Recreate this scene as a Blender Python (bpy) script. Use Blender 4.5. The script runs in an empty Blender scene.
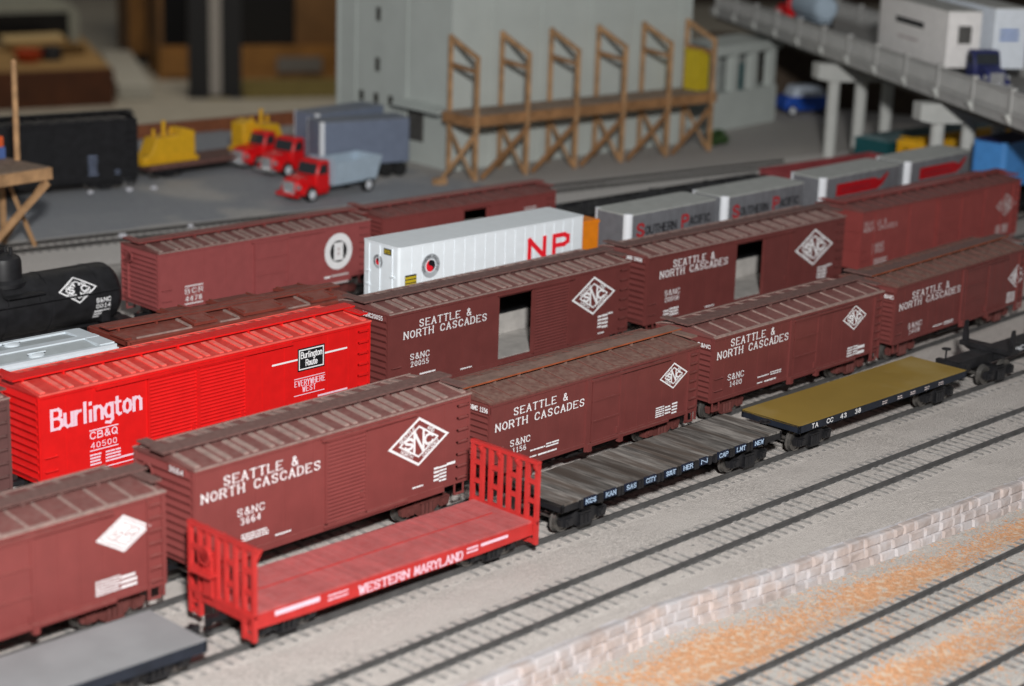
import bpy, bmesh, math, random
from mathutils import Vector, Matrix
random.seed(7)
SC = bpy.context.scene
COL = SC.collection
MM = 0.001            # every length below is in millimetres of the model, stored in metres

# ------------------------------------------------------------------ camera, light, exposure
CAM = dict(f=1932.33, loc=(-401.6, -550.24, 280.77), yaw=42.27, pitch=-15.64, roll=1.84)
def make_camera():
    cd = bpy.data.cameras.new('camera'); co = bpy.data.objects.new('camera', cd); COL.objects.link(co)
    ya, pi_, ro = (math.radians(CAM[k]) for k in ('yaw', 'pitch', 'roll'))
    fwd = Vector((math.cos(ya)*math.cos(pi_), math.sin(ya)*math.cos(pi_), math.sin(pi_)))
    r = Vector((math.sin(ya), -math.cos(ya), 0)); u = r.cross(fwd)
    r2 = r*math.cos(ro) + u*math.sin(ro); u2 = -r*math.sin(ro) + u*math.cos(ro)
    m = Matrix((r2, u2, -fwd)).transposed().to_4x4()
    m.translation = Vector(CAM['loc'])*MM
    co.matrix_world = m
    cd.sensor_width = 36.0; cd.sensor_fit = 'HORIZONTAL'; cd.lens = CAM['f']/1024*36.0
    cd.clip_start = 0.02; cd.clip_end = 60
    cd.dof.use_dof = True; cd.dof.focus_distance = 0.86; cd.dof.aperture_fstop = 11.0
    SC.camera = co
make_camera()
w = bpy.data.worlds.new('world'); SC.world = w; w.use_nodes = True
w.node_tree.nodes['Background'].inputs[0].default_value = (0.95, 0.97, 1.0, 1)
w.node_tree.nodes['Background'].inputs[1].default_value = 0.115
def area_light(name, loc, aim, size, power, color, shape='DISK'):
    ld = bpy.data.lights.new(name, 'AREA'); ld.shape = shape; ld.size = size*MM; ld.energy = power; ld.color = color
    lo = bpy.data.objects.new(name, ld); COL.objects.link(lo)
    lo.location = Vector(loc)*MM
    d = (Vector(aim)-Vector(loc)).normalized(); lo.rotation_euler = d.to_track_quat('-Z', 'Y').to_euler()
    return lo
area_light('key_light', (-440, -660, 500), (350, 80, 0), 70, 15.2, (1.0, 0.985, 0.96))
area_light('room_fill_light', (2300, 2600, 1900), (3000, 3600, -500), 900, 26, (1.0, 0.90, 0.76))  # unseen fill lamp added to brighten the room beyond the layout
SC.view_settings.view_transform = 'Standard'; SC.view_settings.look = 'None'
SC.view_settings.exposure = 0.0; SC.view_settings.gamma = 1.0; SC.view_settings.use_curve_mapping = False
SC.cycles.use_denoising = True
SC.cycles.max_bounces = 6

# ------------------------------------------------------------------ materials
def srgb(r, g, b):
    return tuple(((c/255)/12.92 if c/255 <= 0.04045 else ((c/255+0.055)/1.055)**2.4) for c in (r, g, b))
_mats = {}
def mat(name, col, rough=0.55, metal=0.0, var=0.12, vscale=180, dust=0.0, dust_lit_col=(0.36, 0.30, 0.26), bump=0.0, bscale=900, col2=None, island=0.0, spec=0.4, c2amt=0.5, c2scale=60, stretch=None):
    if name in _mats: return _mats[name]
    m = bpy.data.materials.new(name); m.use_nodes = True
    nt = m.node_tree; N = nt.nodes; L = nt.links; b = N['Principled BSDF']
    b.inputs['Roughness'].default_value = rough; b.inputs['Metallic'].default_value = metal
    b.inputs['Specular IOR Level'].default_value = spec
    tc = N.new('ShaderNodeTexCoord'); vec = tc.outputs['Object']
    if stretch:
        mp = N.new('ShaderNodeMapping'); mp.inputs['Scale'].default_value = stretch; L.new(vec, mp.inputs[0]); vec = mp.outputs[0]
    def noise(scale, detail=4):
        n = N.new('ShaderNodeTexNoise'); n.inputs['Scale'].default_value = scale; n.inputs['Detail'].default_value = detail
        L.new(vec, n.inputs['Vector']); return n
    def mix(fac, a, c, blend='MIX'):
        x = N.new('ShaderNodeMix'); x.data_type = 'RGBA'; x.blend_type = blend
        for s, v in ((x.inputs[0], fac), (x.inputs[6], a), (x.inputs[7], c)):
            if hasattr(v, 'is_output'): L.new(v, s)
            else: s.default_value = v if isinstance(v, (int, float)) else (*v, 1)
        return x.outputs[2]
    def ramp(sock, lo, hi):
        r = N.new('ShaderNodeMapRange'); r.inputs[1].default_value = lo; r.inputs[2].default_value = hi
        r.clamp = True; L.new(sock, r.inputs[0]); return r.outputs[0]
    n1 = noise(vscale)
    dark = tuple(c*(1-var*1.6) for c in col); light = tuple(min(1, c*(1+var*1.6)) for c in col)
    c = mix(ramp(n1.outputs[0], 0.3, 0.7), dark, light)
    if col2:
        n2 = noise(c2scale, 6); c = mix(ramp(n2.outputs[0], 0.62-c2amt*0.4, 0.80-c2amt*0.4), c, col2)
    if island:
        g = N.new('ShaderNodeNewGeometry'); v = N.new('ShaderNodeMapRange')
        v.inputs[3].default_value = 1-island; v.inputs[4].default_value = 1+island; L.new(g.outputs['Random Per Island'], v.inputs[0])
        hsv = N.new('ShaderNodeHueSaturation'); L.new(v.outputs[0], hsv.inputs['Value']); L.new(c, hsv.inputs['Color']); c = hsv.outputs[0]
    if dust:
        g = N.new('ShaderNodeNewGeometry'); s = N.new('ShaderNodeSeparateXYZ'); L.new(g.outputs['Normal'], s.inputs[0])
        up = ramp(s.outputs[2], 0.6, 0.95); n3 = noise(420, 5)  # upward faces: dust, and on the brown paints also painted-in edge light
        mth = N.new('ShaderNodeMath'); mth.operation = 'MULTIPLY'; L.new(up, mth.inputs[0]); L.new(ramp(n3.outputs[0], 0.25, 0.75), mth.inputs[1])
        m2 = N.new('ShaderNodeMath'); m2.operation = 'MULTIPLY'; m2.inputs[1].default_value = dust; L.new(mth.outputs[0], m2.inputs[0])
        c = mix(m2.outputs[0], c, dust_lit_col)
    L.new(c, b.inputs['Base Color'])
    if bump:
        nb = noise(bscale, 3); bp = N.new('ShaderNodeBump'); bp.inputs['Strength'].default_value = bump; bp.inputs['Distance'].default_value = 0.0006
        L.new(nb.outputs[0], bp.inputs['Height']); L.new(bp.outputs[0], b.inputs['Normal'])
    _mats[name] = m
    return m

BROWN = mat('brown_paint', (0.155, 0.040, 0.037), 0.42, var=0.05, vscale=120, dust=0.4, dust_lit_col=(0.36, 0.19, 0.17))  # dust tint in these four browns also paints light on upward edges
BROWN_B = mat('dark_brown_paint', (0.150, 0.039, 0.036), 0.42, var=0.05, vscale=120, dust=0.4, dust_lit_col=(0.36, 0.19, 0.17))
BROWN_R = mat('reddish_brown_paint', (0.25, 0.052, 0.048), 0.42, var=0.05, vscale=120, dust=0.4, dust_lit_col=(0.42, 0.2, 0.18))
BROWN_P = mat('matt_brown_paint', (0.21, 0.050, 0.047), 0.42, var=0.04, vscale=120, dust=0.4, dust_lit_col=(0.42, 0.23, 0.2))
ROOF = mat('dusty_brown_roof', (0.17, 0.055, 0.05), 0.7, var=0.1, dust=0.5, dust_lit_col=(0.25, 0.145, 0.13))
ROOF_H = mat('very_dusty_brown_roof', (0.14, 0.055, 0.045), 0.8, var=0.15, vscale=500, dust=0.95, dust_lit_col=(0.24, 0.155, 0.125))
RIB = mat('dusty_rib', (0.28, 0.19, 0.17), 0.8, var=0.15, vscale=400, dust=0.5, dust_lit_col=(0.3, 0.22, 0.19))
WALK = mat('weathered_walkway', (0.14, 0.070, 0.063), 0.75, var=0.15, vscale=500, dust=0.55, dust_lit_col=(0.17, 0.12, 0.105))
ORANGE_EDGE = mat('rust_orange', (0.30, 0.075, 0.03), 0.6, var=0.15)
RED = mat('bright_red_paint', (0.66, 0.010, 0.010), 0.42, var=0.04, dust=0.08, dust_lit_col=(0.75, 0.3, 0.26))
RED_RIB = mat('dusty_red_rib', (0.78, 0.10, 0.08), 0.6, var=0.08, dust=0.6, dust_lit_col=(0.78, 0.30, 0.25))
RED_ROOF = mat('dusty_red_roof', (0.58, 0.03, 0.026), 0.55, var=0.06, dust=0.5, dust_lit_col=(0.70, 0.12, 0.09))
WMRED = mat('flat_car_red', (0.47, 0.028, 0.026), 0.5, var=0.06)
WMDECK = mat('faded_red_deck', (0.42, 0.085, 0.085), 0.7, var=0.08, dust=0.4, dust_lit_col=(0.46, 0.19, 0.19), island=0.10)
WHITE = mat('white_lettering', (0.82, 0.82, 0.84), 0.6, var=0.03)
FADED = mat('faded_lettering', (0.55, 0.48, 0.48), 0.6, var=0.05)
PINKW = mat('white_on_red_lettering', (0.80, 0.56, 0.66), 0.6, var=0.03)
BLACK = mat('black_paint', (0.012, 0.012, 0.014), 0.45, var=0.2)
BLACKISH = mat('dusty_black', (0.013, 0.013, 0.015), 0.5, var=0.25, dust=0.14, dust_lit_col=(0.09, 0.09, 0.09))
UNDER = mat('underframe_black', (0.012, 0.010, 0.010), 0.8, var=0.2)
NAVY = mat('blue_black_sill', (0.012, 0.016, 0.026), 0.5, var=0.15)
DECKGREY = mat('smooth_grey_deck', (0.25, 0.255, 0.265), 0.7, var=0.06, vscale=60)
PLANK = mat('weathered_planks', (0.15, 0.138, 0.128), 0.85, var=0.36, vscale=700, col2=(0.075, 0.058, 0.048), c2scale=160, c2amt=0.45, island=0.38, stretch=(1, .14, 1))
TANDECK = mat('tan_painted_deck', (0.255, 0.165, 0.03), 0.6, var=0.05, vscale=40, col2=(0.31, 0.22, 0.07), c2scale=30, c2amt=0.25)
STEEL = mat('wheel_steel', (0.20, 0.19, 0.18), 0.4, 0.8, var=0.15)
RAILM = mat('dark_rail', (0.085, 0.083, 0.083), 0.5, 0.15, var=0.15)
RAILTOP = mat('rail_side', (0.05, 0.047, 0.045), 0.6, 0.2, var=0.2)
TIE = mat('grey_tie', (0.24, 0.23, 0.225), 0.9, var=0.3, vscale=220, dust=0.75, dust_lit_col=(0.47, 0.445, 0.42), island=0.1)
TRUCKB = mat('brown_truck_plastic', (0.115, 0.034, 0.03), 0.55, var=0.15)
NPWHITE = mat('white_trailer', (0.82, 0.88, 0.93), 0.35, var=0.02)
NPRED = mat('bright_red_lettering', (0.85, 0.015, 0.03), 0.5, var=0.02)
YEL = mat('yellow_paint', (0.72, 0.40, 0.015), 0.5, var=0.06)
YELDK = mat('yellow_sign', (0.55, 0.42, 0.02), 0.5, var=0.06)
SPGREY = mat('silver_grey_trailer', (0.20, 0.205, 0.225), 0.42, 0.25, var=0.06)
SPROOF = mat('dull_aluminium_roof', (0.42, 0.435, 0.42), 0.6, 0.1, var=0.06)
ALU = mat('bright_aluminium', (0.82, 0.85, 0.90), 0.35, 0.15, var=0.03)
DKLET = mat('dark_lettering', (0.03, 0.03, 0.035), 0.5, var=0.03)
DKRED = mat('dark_red_panel', (0.42, 0.008, 0.014), 0.5, var=0.05)
ORANGE = mat('orange_trailer_paint', (0.75, 0.22, 0.01), 0.5, var=0.05)
BLUE = mat('light_blue_paint', (0.07, 0.26, 0.62), 0.45, var=0.05)
BLUEDK = mat('navy_paint', (0.022, 0.028, 0.12), 0.4, var=0.08)
BLUECAR = mat('mid_blue_paint', (0.012, 0.075, 0.42), 0.45, var=0.08)
TEAL = mat('dark_teal_paint', (0.008, 0.075, 0.085), 0.5, var=0.08)
TEALTOP = mat('grey_teal_roof', (0.10, 0.16, 0.17), 0.7, var=0.08)
TRUCKRED = mat('toy_truck_red', (0.72, 0.010, 0.014), 0.3, var=0.03)
PALEBLUE = mat('pale_grey_body', (0.42, 0.52, 0.62), 0.5, var=0.04)
SLATE = mat('slate_grey_body', (0.17, 0.205, 0.285), 0.5, var=0.04)
SLATETOP = mat('slate_grey_roof', (0.19, 0.215, 0.27), 0.6, var=0.04)
GLASS = mat('dark_window_glass', (0.03, 0.035, 0.04), 0.12, var=0.1, spec=0.6)
RUBBER = mat('black_rubber', (0.012, 0.012, 0.013), 0.8, var=0.2)
CHROME = mat('chrome', (0.75, 0.76, 0.78), 0.2, 0.8, var=0.03)
WOOD = mat('light_wood', (0.43, 0.25, 0.125), 0.7, var=0.18, vscale=120, island=0.10)
WOODDK = mat('stained_wood_beam', (0.31, 0.16, 0.07), 0.7, var=0.18, vscale=120)
WOODTOP = mat('weathered_timber_top', (0.27, 0.20, 0.15), 0.85, var=0.2, vscale=250, island=0.15)
CONC = mat('pale_concrete', (0.50, 0.54, 0.515), 0.85, var=0.03, vscale=40)
CONCDK = mat('concrete_window_recess', (0.05, 0.048, 0.042), 0.9, var=0.1)
BRIDGE = mat('grey_bridge_concrete', (0.43, 0.43, 0.42), 0.8, var=0.05, vscale=60)
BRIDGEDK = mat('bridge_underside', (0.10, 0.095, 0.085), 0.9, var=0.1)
ROADM = mat('grey_road', (0.24, 0.235, 0.225), 0.85, var=0.06)
PIER = mat('light_pier_concrete', (0.52, 0.53, 0.51), 0.8, var=0.04)
STONE = mat('pinkish_cut_stone', (0.40, 0.34, 0.32), 0.9, var=0.12, vscale=90, col2=(0.44, 0.42, 0.43), c2scale=70, c2amt=0.5, bump=0.6, bscale=500, island=0.10)
MORTAR = mat('pale_mortar', (0.52, 0.50, 0.52), 0.9, var=0.08, bump=0.4)
COAL = mat('black_coal', (0.022, 0.022, 0.024), 0.6, var=0.4, vscale=300, bump=1.0, bscale=300)
RUSTRED = mat('rust_red_paint', (0.20, 0.035, 0.035), 0.6, var=0.08)
RUSTBRN = mat('rust_brown_deck', (0.14, 0.07, 0.06), 0.7, var=0.15)
GREEN = mat('dark_green_leaves', (0.035, 0.075, 0.02), 0.8, var=0.3, vscale=300)
HOPWHITE = mat('pale_grey_hopper_paint', (0.58, 0.64, 0.69), 0.45, var=0.03)
HOPGREY = mat('grey_roof_panel', (0.40, 0.44, 0.46), 0.5, var=0.04)

def ground_mat(name, base, base2, patch=None, patchamt=0.0, pscale=14, gscale=1200, attr=None):
    m = bpy.data.materials.new(name); m.use_nodes = True
    nt = m.node_tree; N = nt.nodes; L = nt.links; b = N['Principled BSDF']; b.inputs['Roughness'].default_value = 0.95
    b.inputs['Specular IOR Level'].default_value = 0.15
    tc = N.new('ShaderNodeTexCoord')
    def noise(s, d=5):
        n = N.new('ShaderNodeTexNoise'); n.inputs['Scale'].default_value = s; n.inputs['Detail'].default_value = d
        L.new(tc.outputs['Object'], n.inputs['Vector']); return n.outputs[0]
    def rng(s, lo, hi):
        r = N.new('ShaderNodeMapRange'); r.inputs[1].default_value = lo; r.inputs[2].default_value = hi; L.new(s, r.inputs[0]); return r.outputs[0]
    def mix(f, a, c):
        x = N.new('ShaderNodeMix'); x.data_type = 'RGBA'; L.new(f, x.inputs[0])
        for s, v in ((x.inputs[6], a), (x.inputs[7], c)):
            if hasattr(v, 'is_output'): L.new(v, s)
            else: s.default_value = (*v, 1)
        return x.outputs[2]
    vor = N.new('ShaderNodeTexVoronoi'); vor.inputs['Scale'].default_value = gscale; L.new(tc.outputs['Object'], vor.inputs['Vector'])
    sep = N.new('ShaderNodeSeparateColor'); L.new(vor.outputs['Color'], sep.inputs[0])
    c = mix(sep.outputs[0], base, base2)
    c2 = mix(rng(noise(25), 0.35, 0.7), c, tuple(x*0.86 for x in base2)); c = c2
    if patch:
        pc = mix(sep.outputs[1], patch, tuple(min(1, x*1.35) for x in patch))
        if attr:                       # where the orange stones were spread
            at = N.new('ShaderNodeAttribute'); at.attribute_name = attr
            a1 = N.new('ShaderNodeMath'); a1.operation = 'ADD'; L.new(at.outputs['Fac'], a1.inputs[0]); L.new(noise(pscale), a1.inputs[1])
            a2 = N.new('ShaderNodeMath'); a2.operation = 'ADD'; L.new(a1.outputs[0], a2.inputs[0]); L.new(sep.outputs[2], a2.inputs[1])
            pale = mix(rng(noise(pscale*5), 0.5, 0.62), pc, (0.68, 0.52, 0.39))
            c = mix(rng(a2.outputs[0], 1.25, 1.45), c, pale)
        else: c = mix(rng(noise(pscale), 0.62-patchamt*0.35, 0.72-patchamt*0.35), c, pc)
    L.new(c, b.inputs['Base Color'])
    bp = N.new('ShaderNodeBump'); bp.inputs['Strength'].default_value = 0.7; bp.inputs['Distance'].default_value = 0.0005
    L.new(vor.outputs['Distance'], bp.inputs['Height']); L.new(bp.outputs[0], b.inputs['Normal'])
    return m
BALLAST = ground_mat('beige_ballast', (0.385, 0.353, 0.332), (0.60, 0.556, 0.525), gscale=1400)
ORGRAVEL = ground_mat('orange_gravel', (0.38, 0.36, 0.34), (0.58, 0.55, 0.52), patch=(0.56, 0.30, 0.165), attr='gravel', pscale=70)
LOTM = ground_mat('blue_grey_cinders', (0.27, 0.285, 0.315), (0.42, 0.435, 0.46), patch=(0.44, 0.43, 0.415), patchamt=0.3, pscale=12)
FARGROUND = ground_mat('grey_brown_dirt', (0.42, 0.40, 0.38), (0.54, 0.515, 0.49))
ROADBED = ground_mat('pale_grey_roadbed', (0.58, 0.56, 0.54), (0.72, 0.695, 0.67))

# ------------------------------------------------------------------ mesh helpers
class MB:
    def __init__(s): s.v = []; s.f = []
    def add(s, vs, fs):
        o = len(s.v); s.v += [tuple(p) for p in vs]; s.f += [tuple(i+o for i in f) for f in fs]; return s
    def box(s, x0, x1, y0, y1, z0, z1):
        return s.add([(x, y, z) for x in (x0, x1) for y in (y0, y1) for z in (z0, z1)],
                     [(0, 1, 3, 2), (4, 6, 7, 5), (0, 4, 5, 1), (2, 3, 7, 6), (0, 2, 6, 4), (1, 5, 7, 3)])
    def prism(s, pts, a0, a1, axis):
        n = len(pts)
        def P(p, a): return {'x': (a, p[0], p[1]), 'y': (p[0], a, p[1]), 'z': (p[0], p[1], a)}[axis]
        vs = [P(p, a0) for p in pts]+[P(p, a1) for p in pts]
        return s.add(vs, [tuple(range(n)), tuple(range(2*n-1, n-1, -1))]+[(i, (i+1) % n, n+(i+1) % n, n+i) for i in range(n)])
    def cyl(s, p0, p1, r, n=12, r2=None):
        p0, p1 = Vector(p0), Vector(p1); d = (p1-p0).normalized()
        a = d.orthogonal().normalized(); b = d.cross(a); r2 = r if r2 is None else r2
        vs = [p0+(a*math.cos(2*math.pi*i/n)+b*math.sin(2*math.pi*i/n))*r for i in range(n)]+[p1+(a*math.cos(2*math.pi*i/n)+b*math.sin(2*math.pi*i/n))*r2 for i in range(n)]
        return s.add(vs, [tuple(range(n)), tuple(range(2*n-1, n-1, -1))]+[(i, (i+1) % n, n+(i+1) % n, n+i) for i in range(n)])
    def bar(s, p0, p1, w, h, up=(0, 0, 1)):
        p0, p1 = Vector(p0), Vector(p1); d = (p1-p0).normalized(); u = Vector(up)
        if abs(d.dot(u)) > 0.98: u = Vector((1, 0, 0))
        a = d.cross(u).normalized()*w/2; b = a.cross(d).normalized()*h/2
        vs = [p+q for p in (p0, p1) for q in (-a-b, a-b, a+b, -a+b)]
        return s.add(vs, [(0, 1, 2, 3), (7, 6, 5, 4), (0, 4, 5, 1), (1, 5, 6, 2), (2, 6, 7, 3), (3, 7, 4, 0)])
    def path(s, pts, r, n=8):
        for a, b in zip(pts, pts[1:]): s.cyl(a, b, r, n)
        return s
    def lathe(s, prof, c, axis='z', n=20):
        vs = []; m = len(prof)
        for i in range(n):
            t = 2*math.pi*i/n
            for r, h in prof:
                a, b = r*math.cos(t), r*math.sin(t)
                vs.append({'z': (c[0]+a, c[1]+b, c[2]+h), 'x': (c[0]+h, c[1]+a, c[2]+b), 'y': (c[0]+a, c[1]+h, c[2]+b)}[axis])
        fs = [(i*m+j, ((i+1) % n)*m+j, ((i+1) % n)*m+j+1, i*m+j+1) for i in range(n) for j in range(m-1)]
        if prof[0][0] > 1e-6: fs.append(tuple(i*m for i in range(n)))
        if prof[-1][0] > 1e-6: fs.append(tuple(i*m+m-1 for i in range(n)))
        return s.add(vs, fs)
    def mesh(s, name, m, smooth=True):
        me = bpy.data.meshes.new(name); me.from_pydata([(a*MM, b*MM, c*MM) for a, b, c in s.v], [], s.f)
        bm = bmesh.new(); bm.from_mesh(me); bmesh.ops.remove_doubles(bm, verts=bm.verts, dist=1e-7) if len(s.v) < 3000 and smooth else None
        bmesh.ops.recalc_face_normals(bm, faces=bm.faces) if smooth else None; bm.to_mesh(me); bm.free()
        me.materials.append(m)
        if smooth:
            me.polygons.foreach_set('use_smooth', [True]*len(me.polygons)); me.set_sharp_from_angle(angle=math.radians(35))
        return me
    def build(s, name, m, parent=None, smooth=True, bevel=0):
        o = bpy.data.objects.new(name, s.mesh(name, m, smooth)); COL.objects.link(o)
        if parent: o.parent = parent
        if bevel:
            bv = o.modifiers.new('bevel', 'BEVEL'); bv.width = bevel*MM; bv.segments = 2; bv.limit_method = 'ANGLE'; bv.angle_limit = math.radians(50)
        return o
def thing(name, label, cat, loc=(0, 0, 0), rot=0.0, group=None):
    o = bpy.data.objects.new(name, None); COL.objects.link(o); o.empty_display_size = 0.01
    o.location = Vector(loc)*MM; o.rotation_euler = (0, 0, math.radians(rot))
    return tag(o, label, cat, group)
def tag(o, label, cat, group=None):
    o['label'] = label; o['category'] = cat
    if group: o['group'] = group
    return o
def struct(o): o['kind'] = 'structure'; return o
def put(name, me, parent, loc=(0, 0, 0), rot=0.0):
    o = bpy.data.objects.new(name, me); COL.objects.link(o); o.parent = parent
    o.location = Vector(loc)*MM; o.rotation_euler = (0, 0, math.radians(rot)); return o
def copy_tree(src, parent=None):
    c = src.copy(); COL.objects.link(c)
    if parent: c.parent = parent
    for ch in list(src.children): copy_tree(ch, c)
    return c

# ------------------------------------------------------------------ painted lettering (stroke letters, 4 x 6 grid)
G = {
'A': [[(0,0),(2,6),(4,0)],[(.8,2.1),(3.2,2.1)]], 'B': [[(0,0),(0,6),(2.7,6),(3.6,5.2),(3.6,4),(2.7,3.2),(0,3.2)],[(2.7,3.2),(4,2.4),(4,.8),(3,0),(0,0)]],
'C': [[(4,4.6),(3.3,5.7),(2,6),(.7,5.4),(0,4),(0,2),(.7,.6),(2,0),(3.3,.3),(4,1.4)]], 'D': [[(0,0),(0,6),(2.4,6),(3.7,5),(4,3),(3.7,1),(2.4,0),(0,0)]],
'E': [[(4,6),(0,6),(0,0),(4,0)],[(0,3.1),(3,3.1)]], 'F': [[(4,6),(0,6),(0,0)],[(0,3.1),(3,3.1)]],
'G': [[(4,4.6),(3.3,5.7),(2,6),(.7,5.4),(0,4),(0,2),(.7,.6),(2,0),(3.4,.4),(4,1.6),(4,2.8),(2.4,2.8)]], 'H': [[(0,0),(0,6)],[(4,0),(4,6)],[(0,3.1),(4,3.1)]],
'I': [[(2,0),(2,6)]], 'J': [[(3,6),(3,1.2),(2,0),(.8,.3),(.3,1.4)]], 'K': [[(0,0),(0,6)],[(4,6),(0,2.6)],[(1.2,3.6),(4,0)]], 'L': [[(0,6),(0,0),(4,0)]],
'M': [[(0,0),(.3,6),(2,1.2),(3.7,6),(4,0)]], 'N': [[(0,0),(0,6),(4,0),(4,6)]], 'O': [[(2,6),(.7,5.3),(0,4),(0,2),(.7,.7),(2,0),(3.3,.7),(4,2),(4,4),(3.3,5.3),(2,6)]],
'P': [[(0,0),(0,6),(2.8,6),(3.9,5.2),(3.9,3.6),(2.8,2.8),(0,2.8)]], 'Q': [[(2,6),(.7,5.3),(0,4),(0,2),(.7,.7),(2,0),(3.3,.7),(4,2),(4,4),(3.3,5.3),(2,6)],[(2.4,1.8),(4.2,-.4)]],
'R': [[(0,0),(0,6),(2.8,6),(3.9,5.2),(3.9,3.7),(2.8,3),(0,3)],[(2.2,3),(4,0)]], 'S': [[(3.8,4.8),(3.1,5.8),(2,6),(.8,5.7),(.2,4.7),(.6,3.7),(3.4,2.4),(3.9,1.4),(3.2,.3),(2,0),(.8,.3),(.1,1.3)]],
'T': [[(2,0),(2,6)],[(0,6),(4,6)]], 'U': [[(0,6),(0,1.6),(.8,.4),(2,0),(3.2,.4),(4,1.6),(4,6)]], 'V': [[(0,6),(2,0),(4,6)]], 'W': [[(0,6),(1,0),(2,4.6),(3,0),(4,6)]],
'X': [[(0,0),(4,6)],[(0,6),(4,0)]], 'Y': [[(0,6),(2,3),(4,6)],[(2,3),(2,0)]], 'Z': [[(0,6),(4,6),(0,0),(4,0)]],
'0': [[(2,6),(.6,5.2),(.2,3),(.6,.8),(2,0),(3.4,.8),(3.8,3),(3.4,5.2),(2,6)]], '1': [[(1,4.9),(2.1,6),(2.1,0)],[(1,0),(3.2,0)]],
'2': [[(.3,4.6),(1,5.7),(2.2,6),(3.4,5.5),(3.7,4.3),(.2,0),(3.9,0)]], '3': [[(.4,5),(1.6,6),(3.2,5.6),(3.5,4.4),(2,3.2),(3.6,2.2),(3.6,.8),(2,0),(.3,.9)]],
'4': [[(3,0),(3,6),(.1,1.8),(4,1.8)]], '5': [[(3.6,6),(.7,6),(.5,3.4),(2.2,3.8),(3.6,3),(3.8,1.6),(3,.3),(1.6,0),(.3,.7)]],
'6': [[(3.4,5.6),(2,6),(.7,4.8),(.2,2.2),(1,.4),(2.2,0),(3.4,.6),(3.7,1.8),(3.2,3),(2,3.4),(.7,2.8)]], '7': [[(.2,6),(3.9,6),(1.4,0)]],
'8': [[(2,3.2),(.7,4),(.8,5.4),(2,6),(3.2,5.4),(3.3,4),(2,3.2),(.5,2.3),(.4,.8),(2,0),(3.6,.8),(3.5,2.3),(2,3.2)]], '9': [[(.6,.4),(2,0),(3.3,1.2),(3.8,3.8),(3,5.6),(1.8,6),(.6,5.4),(.3,4.2),(.8,3),(2,2.6),(3.3,3.2)]],
'&': [[(4.2,0),(1.0,4.3),(1.0,5.4),(1.8,6),(2.7,5.5),(2.6,4.4),(.6,2.6),(.1,1.3),(.8,.2),(2,0),(3.2,1.0),(3.8,2.6)]], '-': [[(.8,3),(3.2,3)]], '.': [[(1.8,0),(2.3,0)]], '#': [[(0,.6),(4,.6)],[(0,2.2),(4,2.2)],[(0,3.8),(4,3.8)],[(0,5.4),(4,5.4)]],
'u': [[(0,4),(0,.8),(1,0),(2.2,.2),(3,1)],[(3,4),(3,0)]], 'r': [[(0,0),(0,4)],[(0,2.8),(1,3.9),(2.2,4)]], 'l': [[(.4,0),(.4,6)]], 'i': [[(.4,0),(.4,3.1)],[(.4,5.35),(.4,5.6)]],
'n': [[(0,0),(0,4)],[(0,3),(1,4),(2.2,3.9),(3,3),(3,0)]], 'g': [[(3,4),(3,-1),(2,-1.9),(.3,-1.6)],[(3,3.2),(2,4),(.8,3.8),(0,2.6),(0,1.4),(.8,.2),(2,0),(3,.8)]],
't': [[(.8,5.4),(.8,.8),(1.6,0),(2.3,.1)],[(0,4),(2.2,4)]], 'o': [[(1.5,4),(.3,3.3),(0,2),(.3,.7),(1.5,0),(2.7,.7),(3,2),(2.7,3.3),(1.5,4)]], 'e': [[(0,2.1),(3,2.1),(2.8,3.2),(1.5,4),(.3,3.3),(0,2),(.3,.7),(1.5,0),(2.8,.6)]],
}
GW = {'I': 1.6, 'i': .9, 'l': .9, 'u': 3, 'r': 2.2, 'n': 3, 'g': 3, 't': 2.3, 'o': 3, 'e': 3, '1': 3.4, '.': 1}
def stroke(mb, P, a, b, t):
    dx, dy = b[0]-a[0], b[1]-a[1]; l = math.hypot(dx, dy)
    if l < 1e-6: return
    ux, uy = dx/l, dy/l; nx, ny = -uy*t/2, ux*t/2; e = t*0.42
    q = [(a[0]-ux*e+nx, a[1]-uy*e+ny), (b[0]+ux*e+nx, b[1]+uy*e+ny), (b[0]+ux*e-nx, b[1]+uy*e-ny), (a[0]-ux*e-nx, a[1]-uy*e-ny)]
    pts = [Vector(P(*p)) for p in q[::-1]]
    n = (pts[1]-pts[0]).cross(pts[2]-pts[0])
    if n.length > 0: n.normalize()
    k = (len(mb.v)//4) % 14
    mb.add([p+n*(0.007*k) for p in pts], [(0, 1, 2, 3)])
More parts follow.
